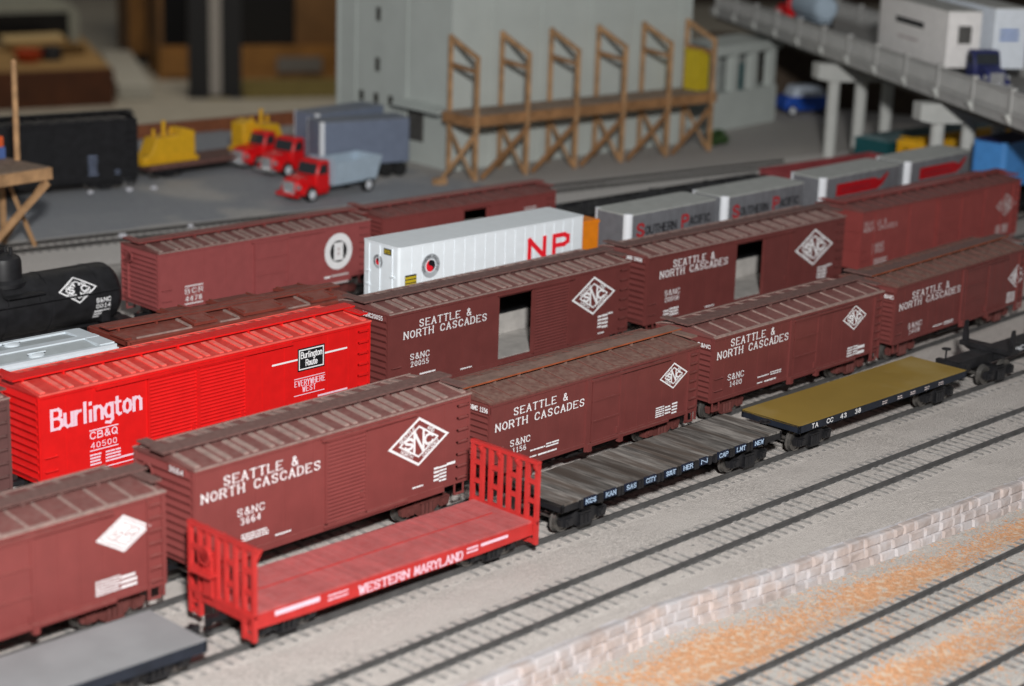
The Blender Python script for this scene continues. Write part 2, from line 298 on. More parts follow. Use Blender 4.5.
def text(mb, P, s, u0, u1, v0, h, tv=0.17, th=None, serif=False, gap=1.5, space=2.4, slope=0.0):
    """fill mb with the strokes of s between u0 and u1, baseline v0, letter height h; P maps (u, v) to 3D"""
    th = tv if th is None else th; k = h/6.0
    wid = [GW.get(c, 4.0) if c != ' ' else space for c in s]; tot = sum(wid)+gap*(len(s)-1)
    kx = (u1-u0)/tot; x = 0
    for c, wd in zip(s, wid):
        if c != ' ':
            off = 1.2 if c == 'I' else 0
            for pl in G[c]:
                pts = [(u0+(x+(px-off))*kx, v0+py*k+slope*(x*kx)) for px, py in pl]
                for a, b in zip(pts, pts[1:]):
                    l = math.hypot(b[0]-a[0], b[1]-a[1]) or 1; vert = abs(b[1]-a[1])/l
                    stroke(mb, P, a, b, (th+(tv-th)*vert)*h)
                if serif:
                    for i, (px, py) in ((0, pl[0]), (len(pl)-1, pl[-1])):
                        q = pts[i]
                        if c in 'CSG&':
                            if i == 0 and c != '&': stroke(mb, P, (q[0], q[1]), (q[0], q[1]+h*.14), th*h)
                        elif py in (0, 6) and c not in 'OQ0' and not (c in 'EFLTZBD' and px in (0, 4) and False):
                            stroke(mb, P, (q[0]-h*.11, q[1]+(-1 if py == 6 else 1)*th*h*.3), (q[0]+h*.11, q[1]+(-1 if py == 6 else 1)*th*h*.3), th*h)
        x += wd+gap
def side_map(y, x0=0): return lambda u, v: (x0+u, y, v)
def end_map(x): return lambda u, v: (x, -u, v)          # u runs toward the viewer's right (towards -y)
def rows(mb, P, u0, u1, v0, v1, n, fill=0.5, seed=1):
    """tiny unreadable data lines, drawn as rows of dashes"""
    rr = random.Random(seed); hh = (v1-v0)/n
    for i in range(n):
        u = u0; z = v0+hh*(i+.5)
        while u < u1-.3:
            l = min(rr.uniform(.8, 2.6), u1-u); stroke(mb, P, (u+.1, z), (u+l-.1, z), hh*fill); u += l+rr.uniform(.35, .7)
def diamond(mb, P, cx, cz, a, b, big=True):
    def ring(k0, k1):
        for (x0, z0), (x1, z1) in (((-a, 0), (0, b)), ((0, b), (a, 0)), ((a, 0), (0, -b)), ((0, -b), (-a, 0))):
            for j in range(10):
                f0, f1 = j/10, (j+1)/10
                A0 = (x0+(x1-x0)*f0, z0+(z1-z0)*f0); A1 = (x0+(x1-x0)*f1, z0+(z1-z0)*f1)
                mb.add([P(cx+A0[0]*k0, cz+A0[1]*k0), P(cx+A1[0]*k0, cz+A1[1]*k0), P(cx+A1[0]*k1, cz+A1[1]*k1), P(cx+A0[0]*k1, cz+A0[1]*k1)], [(0, 1, 2, 3)])
    ring(1.0, 0.88); ring(0.66, 0.57)
    # S N C in the middle, N from corner to corner
    s = b
    text(mb, P, 'S', cx-a*.45, cx-a*.20, cz-s*.20, s*.40, .28)
    text(mb, P, 'C', cx+a*.20, cx+a*.45, cz-s*.20, s*.40, .28)
    text(mb, P, 'N', cx-a*.15, cx+a*.15, cz-s*.42, s*.84, .15)
    # words along the four bands
    L4 = math.hypot(a, b); ca, sa = a/L4, b/L4
    for wd, (ox, oz), (dx, dz), f in (('SEATTLE', (-a, 0), (ca, sa), .74), ('AND', (0, b), (ca, -sa), .34), ('NORTH', (-a, 0), (ca, -sa), .6), ('CASCADES', (0, -b), (ca, sa), .8)):
        nx, nz = -dz, dx
        up = 1
        mid = (cx+(ox+dx*L4/2)*.775, cz+(oz+dz*L4/2)*.775)
        ll = L4*.62*f; hh = b*.135
        def Q(u, v, mid=mid, dx=dx, dz=dz): return P(mid[0]+dx*(u-ll/2)-dz*(v-hh/2), mid[1]+dz*(u-ll/2)+dx*(v-hh/2))
        text(mb, Q, wd, 0, ll, 0, hh, .20)

# ------------------------------------------------------------------ railway trucks, couplers (shared meshes)
_cache = {}
def cached(key, fn):
    if key not in _cache: _cache[key] = fn()
    return _cache[key]
def sideframe_mesh(m):
    mb = MB()
    pts = [(-14, 6.2), (-12, 7.4), (-8.4, 7.0), (-4.4, 8.6), (4.4, 8.6), (8.4, 7.0), (12, 7.4), (14, 6.2), (13.2, 3.4), (10.6, 2.7), (7.4, 4.0), (4.2, 1.7), (-4.2, 1.7), (-7.4, 4.0), (-10.6, 2.7), (-13.2, 3.4)]
    mb.prism(pts, -1.0, 1.0, 'y')
    for x in (-9.7, 9.7):
        mb.box(x-2.1, x+2.1, -2.1, -0.9, 3.2, 6.6); mb.cyl((x, -2.6, 4.9), (x, -2.0, 4.9), 1.3, 10)
    for x in (-2.2, 0, 2.2): mb.cyl((x, -1.7, 2.4), (x, -1.7, 6.6), 0.85, 8)
    mb.box(-3.6, 3.6, -2.0, -0.9, 6.6, 7.6); mb.box(-3.8, 3.8, -2.2, -0.9, 1.5, 2.4)
    return mb.mesh('side_frame', m)
def wheelset_mesh(m):
    mb = MB()
    for s in (-1, 1):
        mb.lathe([(0, s*6.9), (5.35, s*6.9), (5.35, s*7.5), (4.82, s*7.75), (4.80, s*9.5), (4.1, s*9.5), (3.9, s*9.1), (1.6, s*9.1), (1.4, s*9.8), (0, s*9.8)], (0, 0, 4.82), 'y', 24)
    mb.cyl((0, -11, 4.82), (0, 11, 4.82), 0.9, 8)
    return mb.mesh('wheelset', m)
def bolster_mesh(m):
    mb = MB(); mb.box(-2.6, 2.6, -10, 10, 5.2, 8.0); mb.cyl((0, 0, 7.9), (0, 0, 10.2), 3.2, 14); mb.box(-8, 8, -1.2, 1.2, 5.4, 6.4)
    return mb.mesh('truck', m)
def truck(parent, x, m, wm=None):
    wm = wm or STEEL
    t = put('truck', cached(('b', m.name), lambda: bolster_mesh(m)), parent, (x, 0, 0))
    for r, y in ((0, -11.2), (180, 11.2)): put('side_frame', cached(('sf', m.name), lambda: sideframe_mesh(m)), t, (0, y, 0), r)
    for dx in (-9.7, 9.7): put('wheelset', cached(('w', wm.name), lambda: wheelset_mesh(wm)), t, (dx, 0, 0))
    return t
def coupler(parent, x, s, ext, m=None):
    m = m or BLACK
    mb = MB(); mb.box(x-s*9, x+s*(ext-2.6), -1.3, 1.3, 7.2, 9.2)
    mb.prism([(x+s*(ext-2.8), -1.4), (x+s*(ext-.4), -2.0), (x+s*(ext-.1), -0.6), (x+s*(ext-1.2), 0.2), (x+s*(ext-1.2), 1.2), (x+s*(ext-2.8), 1.4)], 6.6, 9.8, 'z')
    mb.cyl((x+s*(ext-1.6), .2, 9.3), (x+s*(ext-1.6), .2, 3.4), .35, 6); mb.cyl((x+s*(ext-1.6), .2, 3.6), (x+s*(ext-4.4), .8, 3.3), .35, 6)
    mb.build('coupler', m, parent)

# ------------------------------------------------------------------ boxcars
def boxcar(label, loc, rot, L, he, hb, kind, m, roofm, ribm, walkm, doors, opening=None, decals=(), endtxt=None, wd=34.6, ext=(5.6, 5.6), ntie=11,
           truckm=None, group='boxcars standing in the yard', walkedge=None, tc=None, ladder=True, endkind='ribbed', openl=None):
    """local x along the car (left end negative), front side at -y.  doors: list of (x0, x1, style)"""
    t = thing('boxcar', label, 'boxcar', (loc[0], loc[1], 0), rot, group)
    X, Y = L/2, wd/2; tm = truckm or TRUCKB
    yf = -Y
    # shell: floor, back wall, two ends, and the front wall around its door opening
    b = MB()
    b.box(-X, X, -Y, Y, hb, hb+1.6); b.box(-X, X, Y-1.2, Y, hb+1.6, he); b.box(-X, -X+1.2, -Y+1.2, Y-1.2, hb+1.6, he); b.box(X-1.2, X, -Y+1.2, Y-1.2, hb+1.6, he)
    if opening:
        o0, o1, oz0, oz1 = opening
        b.box(-X, o0, yf, yf+1.2, hb+1.6, he); b.box(o1, X, yf, yf+1.2, hb+1.6, he)
        b.box(o0, o1, yf, yf+1.2, oz1, he); b.box(o0, o1, yf, yf+1.2, hb+1.6, oz0)
    else: b.box(-X, X, yf, yf+1.2, hb+1.6, he)
    # gable ends up to the roof
    rise = 2.6 if kind != 'old' else 3.0
    for x in (-X, X-1.2): b.prism([(-Y, he), (Y, he), (0, he+rise-.3)], x, x+1.2, 'x')
    # seams, posts and sills
    if kind == 'steel':
        n = 14 if L > 160 else 10
        for i in range(1, n):
            x = -X+L*i/n
            if any(d[0]-1.5 < x < d[1]+1.5 for d in doors) or (opening and opening[0]-1.5 < x < opening[1]+1.5): continue
            b.box(x-.35, x+.35, yf-.12, yf, hb+1, he-1); b.box(x-.35, x+.35, Y, Y+.12, hb+1, he-1)
    elif kind == 'old':
        n = 16
        for i in range(1, n):
            x = -X+L*i/n
            if any(d[0]-1.5 < x < d[1]+1.5 for d in doors): continue
            b.box(x-.25, x+.25, yf-.12, yf, hb+1, he-1); b.box(x-.25, x+.25, Y, Y+.12, hb+1, he-1)
    elif kind == 'post':
        for x in (-.42, -.21, -.044, .115, .27, .39):
            b.box(L*x-.9, L*x+.9, yf-.5, yf, hb+.5, he-.8)
        for i in range(1, 40):
            x = -X+L*i/40; b.box(x-.12, x+.12, yf-.1, yf, hb+1, he-1)
    b.box(-X, X, yf-.45, yf, hb-.2, hb+1.4) if kind == 'old' else b.box(-X+14, X-14, yf-.35, yf, hb-1.6, hb+1.0)
    b.box(-X, X, Y, Y+.35, hb-.2, hb+1.2)
    b.box(-X, X, yf-.55, yf, he-1.1, he+.1); b.box(-X, X, Y, Y+.55, he-1.1, he+.1)
    for x in (-X, X-.9): b.box(x, x+.9, yf-.3, yf, hb, he-1)
    b.build('body', m, t)
    # ends
    for s in (-1, 1):
        e = MB()
        if endkind == 'ribbed':
            n = 11; pts = [(s*(X-.05), hb+.8)]
            z0, z1 = hb+1.2, he-1.5
            for i in range(n):
                a, c = z0+(z1-z0)*i/n, z0+(z1-z0)*(i+1)/n; d = c-a
                pts += [(s*(X+.15), a+d*.1), (s*(X+.95), a+d*.38), (s*(X+1.1), a+d*.55), (s*(X+.25), a+d*.9)]
            pts.append((s*(X-.05), he-.8)); e.prism(pts, -Y+1.0, Y-1.0, 'y')
            e.box(min(s*X, s*(X+.6)), max(s*X, s*(X+.6)), -Y, -Y+1.2, hb, he); e.box(min(s*X, s*(X+.6)), max(s*X, s*(X+.6)), Y-1.2, Y, hb, he)
        else:
            e.box(min(s*(X-.02), s*(X+.4)), max(s*(X-.02), s*(X+.4)), -Y+.4, Y-.4, hb+.5, he-.3)
            for z in (hb+(he-hb)*.33, hb+(he-hb)*.66): e.box(min(s*X, s*(X+.8)), max(s*X, s*(X+.8)), -Y+.4, Y-.4, z-.4, z+.4)
        e.build('end_panel', m, t)
    # roof
    r = MB(); ov = .7
    r.prism([(-Y-ov, he-.1), (Y+ov, he-.1), (Y+ov, he+.4), (0, he+rise), (-Y-ov, he+.4)], -X-.5, X+.5, 'x')
    ro = r.build('roof', roofm, t)
    rb = MB()
    sl = (rise-.4)/(Y+ov)
    nrib = ntie
    for i in range(nrib+1):
        xc = -X+2.5+(L-5)*i/nrib
        ws = ((-3.3, -1.0), (1.0, 3.3)) if kind == 'steel' and 0 < i < nrib else ((-.45, .45),) if kind == 'old' else ((-1.2, 1.2),)
        for w0, w1 in ws:
            for s in (-1, 1):
                y0, y1 = s*(Y+ov-1.6), s*3.2
                z0, z1 = he+.4+sl*1.6, he+rise-sl*3.2
                rb.prism([(y0, z0-.2), (y1, z1-.2), (y1, z1+.55), (y0+(-s)*.5, z0+.55)], xc+w0, xc+w1, 'x')
    if kind == 'old':      # long edge strip, seen as a raised frame round each panel
        for s in (-1, 1): rb.prism([(s*(Y+ov-1.3), he+.45), (s*(Y+ov-.2), he+.45), (s*(Y+ov-.2), he+.8), (s*(Y+ov-1.3), he+1.0)], -X, X, 'x')
    for s in (-1, 1): rb.box(-X-.4, X+.4, min(s*(Y+ov-.5), s*(Y+ov+.08)), max(s*(Y+ov-.5), s*(Y+ov+.08)), he+.1, he+.75)
    rb.build('roof_ribs', ribm, ro)
    # running board with its end platforms
    zr = he+rise+1.0; k = MB()
    for y in (-2.6, 0, 2.6): k.box(-X-3.2, X+3.2, y-1.15, y+1.15, zr, zr+.8)
    for s in (1, -1):
        for dx in (0, 2.5): k.box(s*(X-.5-dx)-1.1, s*(X-.5-dx)+1.1, -s*4.0 if s < 0 else -Y+2, Y-2 if s < 0 else -4.0, zr-.55, zr+.25)
    wk = k.build('running_board', walkm, t)
    sd = MB(); n = 9
    for i in range(n+1):
        x = -X+2+(L-4)*i/n; sd.box(x-.5, x+.5, -3.3, 3.3, he+rise-1.0, zr)
    sd.build('saddle', walkm, wk)
    if walkedge:
        ed = MB(); ed.box(-X-3.2, X+3.2, -4.0, -3.78, zr+.1, zr+.7); ed.build('walkway_edge', walkedge, wk)
    # doors
    for d in doors:
        x0, x1, style = d; z0, z1 = hb+.8, he-2.2; q = MB()
        if style == 'corrugated':
            n = 22; pts = [(yf-.1, z0)]
            for i in range(n):
                a = z0+(z1-z0)*i/n; s_ = (z1-z0)/n; pts += [(yf-.45, a+s_*.15), (yf-.85, a+s_*.5), (yf-.45, a+s_*.85)]
            pts.append((yf-.1, z1)); q.prism(pts, x0+.6, x1-.6, 'x')
            q.box(x0, x0+.9, yf-1.0, yf, z0, z1); q.box(x1-.9, x1, yf-1.0, yf, z0, z1); q.box(x0, x1, yf-1.0, yf, z1-.8, z1+.3); q.box(x0, x1, yf-1.0, yf, z0-.4, z0+.5)
            q.box(x1-3.6, x1-2.2, yf-1.4, yf-.5, z0+7, z0+9.4)
        else:            # three flat panels
            q.box(x0, x1, yf-.7, yf-.05, z0, z1)
            for z in (z0+.3, z0+(z1-z0)*.34, z0+(z1-z0)*.67, z1-.5): q.box(x0, x1, yf-1.15, yf-.6, z-.4, z+.4)
            for x in (x0, x1-.8): q.box(x, x+.8, yf-1.2, yf-.6, z0-.4, z1)
            q.box(x1-2.4, x1-1.6, yf-1.5, yf-.6, z0+1, z0+4)
        q.build('door', m, t)
    if doors:
        xs = [d[0] for d in doors]+([opening[0]] if opening else []); xe = [d[1] for d in doors]+([opening[1]] if opening else [])
        lo, hi = min(xs), max(xs) if False else max(xe)
        q = MB()
        if kind == 'old':
            q.box(lo-1, min(hi+34, X-22), yf-1.6, yf-.1, he-2.4, he-1.5); q.build('door_track', m, t); q = MB(); q.box(lo-3.4, lo-.7, yf-1.0, yf, hb-2.6, he-1.2)
            q.box(lo, min(hi+34, X-22), yf-1.8, yf-.1, hb-.4, hb+.7)
            for x in (lo-2.8, hi-1.2): q.box(x, x+2.4, yf-2.2, yf, hb-2.4, hb+1.2)
            q.box(hi-.2, hi+.9, yf-.5, yf, hb, he-1.2); q.build('door_rail', m, t); q = None
        elif kind == 'steel':
            wdt = hi-lo; q.box(lo-(25.7 if wdt > 40 and not opening else 2), hi+(26 if not opening else 3), yf-1.5, yf, he-2.3, he-1.2); q.build('door_track', m, t); q = MB()
            q.box(lo-1, min(hi+22, X-24), yf-1.3, yf, hb-.4, hb+.7); q.build('door_rail', m, t); q = None
        else: q.box(lo-2, hi+22, yf-1.3, yf, he-2.6, he-1.4)
        if q: q.build('door_track', m, t)
    if opening:
        o0, o1, oz0, oz1 = opening
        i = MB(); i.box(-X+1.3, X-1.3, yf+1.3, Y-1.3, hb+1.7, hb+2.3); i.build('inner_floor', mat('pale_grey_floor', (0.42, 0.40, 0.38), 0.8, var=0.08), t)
        i = MB(); i.box(o0+4, min(o1+62, X-2), Y-1.9, Y-1.3, hb+2.4, hb+13); i.build('lit_wall_patch', mat('pale_grey_floor', (0.42, 0.40, 0.38)), t)  # pale panel added to stand in for light on the back wall
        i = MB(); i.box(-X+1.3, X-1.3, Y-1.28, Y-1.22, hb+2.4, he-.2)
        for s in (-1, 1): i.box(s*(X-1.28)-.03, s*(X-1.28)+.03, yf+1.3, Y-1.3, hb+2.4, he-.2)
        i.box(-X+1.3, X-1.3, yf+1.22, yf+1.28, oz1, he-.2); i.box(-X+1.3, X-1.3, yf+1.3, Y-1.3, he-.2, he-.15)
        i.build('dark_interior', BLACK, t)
    # ladders: right end of the front side and its twin on the far side, grab irons at the left
    if ladder:
        for s, yy in ((1, yf), (-1, Y)):
            q = MB(); xa, xb = X-7.6, X-1.4
            oy = -1.0 if s == 1 else 1.0
            if s == -1: xa, xb = -X+1.4, -X+7.6
            if kind != 'steel':
                for x in (xa, xb): q.box(x-.4, x+.4, min(yy, yy+oy), max(yy, yy+oy), hb-4 if kind == 'old' else hb, he-1.5)
            n = 7
            for i in range(n):
                z = hb+2.5+(he-hb-6)*i/(n-1); q.box(xa, xb, min(yy+oy*.2, yy+oy*1.25), max(yy+oy*.2, yy+oy*1.25), z-.3, z+.3)
                for x in (xa, xb-.5): q.box(x, x+.5, min(yy-.02, yy+oy*1.2), max(yy+.02, yy+oy*1.2), z-.3, z+.3)
            q.build('ladder', m, t)
        for z in (hb+5.5, hb+11.5):
            q = MB(); q.cyl((-X+1.6, yf-.9, z), (-X+7.4, yf-.9, z), .3, 6)
            for x in (-X+1.6, -X+7.4): q.cyl((x, yf-.9, z), (x, yf+.1, z), .3, 6)
            q.build('grab_iron', m, t)
        for s in (-1, 1):
            q = MB(); n = 6
            for i in range(n):
                z = hb+4+(he-hb-8)*i/(n-1); q.cyl((s*(X+1.7), s*-(Y-2.0), z), (s*(X+1.7), s*-(Y-7.6), z), .28, 6)
            for y in (2.0, 7.6): q.box(min(s*(X+.2), s*(X+1.7)), max(s*(X+.2), s*(X+1.7)), s*-(Y-y)-.25, s*-(Y-y)+.25, hb+3, he-3)
            q.build('end_ladder', m, t)
    for sx in (-1, 1):
        for sy in (-1, 1):
            q = MB()
            for dx in (2.2, 7.2): q.box(sx*(X-dx)-.3, sx*(X-dx)+.3, sy*(Y-.6)-.3, sy*(Y-.6)+.3, hb-4.6, hb+.4)
            q.box(sx*(X-4.7)-2.8, sx*(X-4.7)+2.8, sy*(Y-.6)-.5, sy*(Y-.6)+.5, hb-5, hb-4.3)
            q.build('stirrup_step', m, t)
    q = MB(); q.lathe([(3.0, -.25), (3.0, .25), (2.4, .25), (2.4, -.25)], (-X-2.9, 6.0, he-5.0), 'x', 16)
    for a in range(3):
        c_, s_ = math.cos(a*math.pi/3), math.sin(a*math.pi/3); q.bar((-X-2.9, 6-2.7*c_, he-5-2.7*s_), (-X-2.9, 6+2.7*c_, he-5+2.7*s_), .4, .4, (1, 0, 0))
    q.cyl((-X-.8, 6, he-5), (-X-3, 6, he-5), .5, 8); q.build('brake_wheel', m, t)
    # underframe
    q = MB(); q.box(-X+2, X-2, -3.5, 3.5, hb-3, hb); q.box(-L*.30, L*.30, -7, 7, hb-7.0, hb)  # deep black centre box also stands in for shade under the car
    for x in (-L*.2, -L*.07, L*.07, L*.2): q.box(x-.8, x+.8, -Y+1.5, Y-1.5, hb-2.4, hb)
    q.cyl((-10, 10.5, hb-3.4), (4, 10.5, hb-3.4), 2.6, 10); q.cyl((-14, -10.5, hb-3.8), (12, -10.5, hb-3.8), 2.4, 10); q.build('underframe_and_shade', UNDER, t)
    tcx = tc or (L/2-19)
    for s in (-1, 1): truck(t, s*tcx, tm)
    coupler(t, -X, -1, ext[0]); coupler(t, X, 1, ext[1])
    # painted marks
    P = side_map(yf-.19)
    for d in decals: decal(t, P, *d)
    if endtxt:
        mb = MB(); text(mb, end_map(-X-1.25), endtxt[0], *endtxt[1:5], tv=.2); q = mb.build('end_number', WHITE, t, smooth=False)
        pl = MB(); pl.box(-X-1.15, -X-.05, -(endtxt[2]+.8), -(endtxt[1]-.8), endtxt[3]-.7, endtxt[3]+endtxt[4]+.7); pl.build('end_number_plate', m, t)
    return t
def decal(t, P, kind, *a):
    mb = MB(); name, mm = 'lettering', WHITE
    if kind == 'txt':            # string, x0, x1, z, h, options
        s, x0, x1, z, h = a[:5]; o = a[5] if len(a) > 5 else {}
        mm = o.get('m', WHITE); name = o.get('name', 'lettering')
        text(mb, P, s, x0, x1, z, h, o.get('tv', .19), o.get('th', .11), o.get('serif', True), o.get('gap', 2.0), o.get('space', 3.0))
    elif kind == 'rows':
        x0, x1, z0, z1, n = a[:5]; mm = a[5] if len(a) > 5 else WHITE; name = 'data_lettering'
        rows(mb, P, x0, x1, z0, z1, n, .55, int(x0*7+z0*3) & 255)
    elif kind == 'line':
        x0, x1, z, wdt = a[:4]; mm = a[4] if len(a) > 4 else WHITE; name = 'painted_line'; stroke(mb, P, (x0, z), (x1, z), wdt)
    elif kind == 'dia':
        name = 'diamond_emblem'; diamond(mb, P, *a[:4]); mm = a[4] if len(a) > 4 else WHITE
    elif kind == 'diafill':
        cx, cz, A, B = a[:4]; name = 'diamond_emblem'
        mb.add([P(cx-A, cz), P(cx, cz-B), P(cx+A, cz), P(cx, cz+B)], [(0, 1, 2, 3)]); o = mb.build(name, WHITE, t, smooth=False)
        m2 = MB(); Q = lambda u, v: (P(u, v)[0], P(u, v)[1]-.08, P(u, v)[2])
        for k in (.84, .60):
            c4 = [(cx-A*k, cz), (cx, cz-B*k), (cx+A*k, cz), (cx, cz+B*k)]
            for i in range(4): stroke(m2, Q, c4[i], c4[(i+1) % 4], .28)
        text(m2, Q, 'SNC', cx-A*.38, cx+A*.38, cz-B*.18, B*.36, .12); m2.build('emblem_lines', BROWN_P, o, smooth=False); return
    mb.build(name, mm, t, smooth=False)
def snc(top, bot, num, data, small, emb, extra=()):
    """the road's usual set of marks: (x0,x1,z,h) boxes"""
    top = (top[0], top[1], top[2]+.15, top[3]*.88); bot = (bot[0], bot[1], bot[2], bot[3]*.88)
    out = [('txt', 'SEATTLE &', *top, {'name': 'road_name', 'tv': .19, 'th': .10, 'gap': 2.4}), ('txt', 'NORTH CASCADES', *bot, {'name': 'road_name', 'tv': .19, 'th': .10, 'gap': 2.4})]
    nm, ((a0, a1, z, h), (b0, b1, z2, h2)) = num
    out += [('txt', 'S&NC', a0, a1, z, h*.92, {'name': 'reporting_mark', 'tv': .17, 'th': .1, 'gap': 2.2}), ('txt', nm, b0, b1, z2, h2*.92, {'name': 'car_number', 'serif': False, 'tv': .17, 'gap': 2.2})]
    out += [('rows', *d) for d in data]+[('rows', *d) for d in small]+[('dia', *emb)]
    return out+list(extra)

boxcar('brown boxcar cropped by the lower left picture edge, blurred solid diamond beside its right ladder', (-83.3, -17.6), -0.26, 141, 45.3, 11.2, 'old', BROWN_P, ROOF, RIB, WALK,
       [(-12, 16, 'panel')], ext=(5.5, 5.6), ntie=13, endkind='ribbed', group='brown boxcars in the row behind the flat cars',
       decals=[('diafill', 53, 34.5, 11.5, 6.8), ('rows', 41, 51, 14.2, 20, 6), ('rows', 51.6, 57.8, 14, 19.5, 3)])
boxcar('brown boxcar behind the red bulkhead flat car, ribbed door and large white diamond', (70.1, -18.4), 0, 140.2, 49.7, 12.9, 'steel', BROWN_P, ROOF, RIB, WALK,
       [(-8.5, 12.8, 'corrugated')], ext=(6.2, 6.0), group='brown boxcars in the row behind the flat cars', endtxt=('3664', 4.5, 12.5, 47.2, 1.9),
       decals=snc((-56.8, -22.2, 41.2, 3.8), (-67, -11.1, 36.9, 3.8), ('3664', ((-50.8, -38.3, 27.8, 2.9), (-49.4, -40.1, 24.3, 2.7))), [(-49, -36.5, 17.4, 20.6, 3)],
                  [(-32.8, -25.5, 15.4, 16.6, 1), (38.3, 43.9, 16.4, 17.6, 1), (50.3, 52.8, 16.6, 23.2, 4), (53.4, 57, 15.8, 23.0, 5), (57.7, 61.9, 21.6, 23.6, 1)], (41.3, 35.9, 17, 10.2)))
boxcar('brown boxcar with a very dusty roof, low numbers 1156, behind the weathered plank flat car', (222.3, -19.2), -0.47, 138.7, 42.4, 11.1, 'old', BROWN, ROOF_H, ROOF_H, mat('dusty_wood_walk', (0.18, 0.105, 0.085), 0.85, var=0.15, dust=0.7, dust_lit_col=(0.24, 0.165, 0.14)),
       [(-6.5, 13, 'panel')], ext=(6.0, 6.4), ntie=12, walkedge=ORANGE_EDGE, group='brown boxcars in the row behind the flat cars', endtxt=('S&NC 1156', 6, 16.5, 38.8, 1.8),
       decals=snc((-55.6, -22.3, 34.9, 3.5), (-66.4, -11.2, 30.1, 3.6), ('1156', ((-57.3, -45.3, 21.6, 2.9), (-55.8, -47.6, 18.4, 2.3))), [(-44.6, -35.5, 16.4, 17.6, 1), (-34.6, -26.4, 16, 18.4, 2), (-44.9, -41, 13.6, 14.8, 1), (-39.5, -28.1, 13.4, 14.8, 1)],
                  [(39.2, 45, 13.4, 18.6, 5), (46, 50, 13.6, 18, 3), (51, 54.5, 12.8, 18.6, 4)], (51, 31.4, 10.2, 6.2)))
boxcar('brown boxcar numbered 1400 behind the tan decked flat car, pale dust on its roof', (376.3, -19.2), -0.96, 141.8, 42.4, 11.1, 'old', BROWN, ROOF, RIB, WALK,
       [(-7.2, 13, 'panel')], ext=(5.8, 5.6), ntie=12, group='brown boxcars in the row behind the flat cars', endtxt=('S&NC', 8.6, 16.2, 37.6, 1.7),
       decals=snc((-57.9, -23.7, 36.4, 3.9), (-67.7, -12, 31.8, 3.9), ('1400', ((-58.9, -46.6, 19.9, 3.0), (-57.1, -47.8, 16.5, 2.5))), [(-34.8, -26, 16.2, 17.3, 1), (-24.6, -15.9, 15.8, 17.9, 2), (-34.8, -31, 13.2, 14.4, 1), (-29, -20, 13.0, 14.4, 1)],
                  [(41.4, 45.8, 12.4, 18, 4), (46.6, 50.4, 12.6, 18, 4), (51, 56.2, 12, 17.6, 2)], (45.8, 33, 10.6, 6.6)))
boxcar('brown boxcar at the right picture edge behind the black log car', (531.5, -19.0), 0.99, 143.3, 42.2, 11.1, 'old', BROWN, ROOF_H, ROOF_H, WALK,
       [(2, 28, 'panel')], ext=(5.8, 5.8), ntie=14, group='brown boxcars in the row behind the flat cars', endtxt=('S&NC', 9, 16.5, 36.2, 1.7), walkedge=ORANGE_EDGE,
       decals=snc((-54.9, -16.5, 33.6, 3.9), (-67.2, -3.5, 29.2, 3.9), ('1408', ((-56.7, -42.8, 17.4, 2.8), (-55.5, -44.5, 14.2, 2.5))), [(-29.7, -20, 13.2, 14.4, 1), (-18, -8.3, 12.6, 14.6, 2)],
                  [(53, 57, 12.4, 19, 4), (58, 62, 12.4, 18.6, 4)], (62.8, 27.2, 10.6, 6.8)))
# ---- row with the red car
def burlington_extra(t):
    y = -17.3-.2; P = side_map(y)
    mb = MB(); mb.add([P(45.2, 32.6), P(61.2, 32.6), P(61.2, 43.2), P(45.2, 43.2)], [(0, 1, 2, 3)]); pl = mb.build('herald_plate', BLACK, t, smooth=False)
    P2 = side_map(y-.08); mb = MB()
    for a, b in (((46.1, 33.5), (60.3, 33.5)), ((60.3, 33.5), (60.3, 42.3)), ((60.3, 42.3), (46.1, 42.3)), ((46.1, 42.3), (46.1, 33.5))): stroke(mb, P2, a, b, .55)
    text(mb, P2, 'Burlington', 47.1, 59.4, 38.6, 2.7, .17, gap=1.1); text(mb, P2, 'Route', 50, 56.6, 34.8, 2.7, .17, gap=1.2)
    mb.build('herald_lettering', WHITE, pl, smooth=False)
t = boxcar('bright red boxcar with two ribbed doors and a long white name', (100.9, 94.0), -0.40, 177.7, 48.4, 11.0, 'steel', RED, RED_ROOF, RED_RIB, RED,
       [(-36.9, -10.7, 'corrugated'), (-10.7, 15.7, 'corrugated')], ext=(6.8, 5.2), ntie=15, truckm=BLACK, tc=66, group='fifty foot boxcars in the middle row',
       decals=[('txt', 'Burlington', -83.4, -40.2, 33.6, 8.0, {'m': PINKW, 'serif': False, 'tv': .19, 'th': .14, 'gap': 1.4, 'name': 'road_name'}),
               ('txt', 'CB&Q', -65.4, -52.4, 25.7, 2.8, {'m': PINKW, 'serif': False, 'tv': .2, 'th': .18}), ('txt', '40500', -65.2, -52.6, 21.6, 2.3, {'m': PINKW, 'serif': False}),
               ('line', -65.6, -51.8, 29.3, .5, PINKW), ('line', -65.6, -52, 20.6, .5, PINKW), ('line', -63.6, -42.7, 12.4, .5, PINKW),
               ('rows', -65.6, -60.5, 14, 19.4, 4, PINKW), ('rows', -58, -51, 14, 19.4, 4, PINKW), ('rows', -50.5, -42.7, 14, 15.6, 1, PINKW),
               ('line', 30.7, 45.0, 38.4, .8), ('line', 61.4, 74.5, 38.6, .8), ('txt', 'EVERYWHERE', 43.6, 61.4, 25.9, 2.5, {'serif': False, 'm': PINKW}), ('txt', 'WEST', 48.2, 55.8, 22.9, 2.4, {'serif': False, 'm': PINKW}),
               ('line', 43.4, 61.2, 29.4, .4, PINKW), ('line', 43.2, 61, 21.6, .4, PINKW), ('rows', 57.4, 74.8, 18.4, 20, 1, PINKW)])
burlington_extra(t)
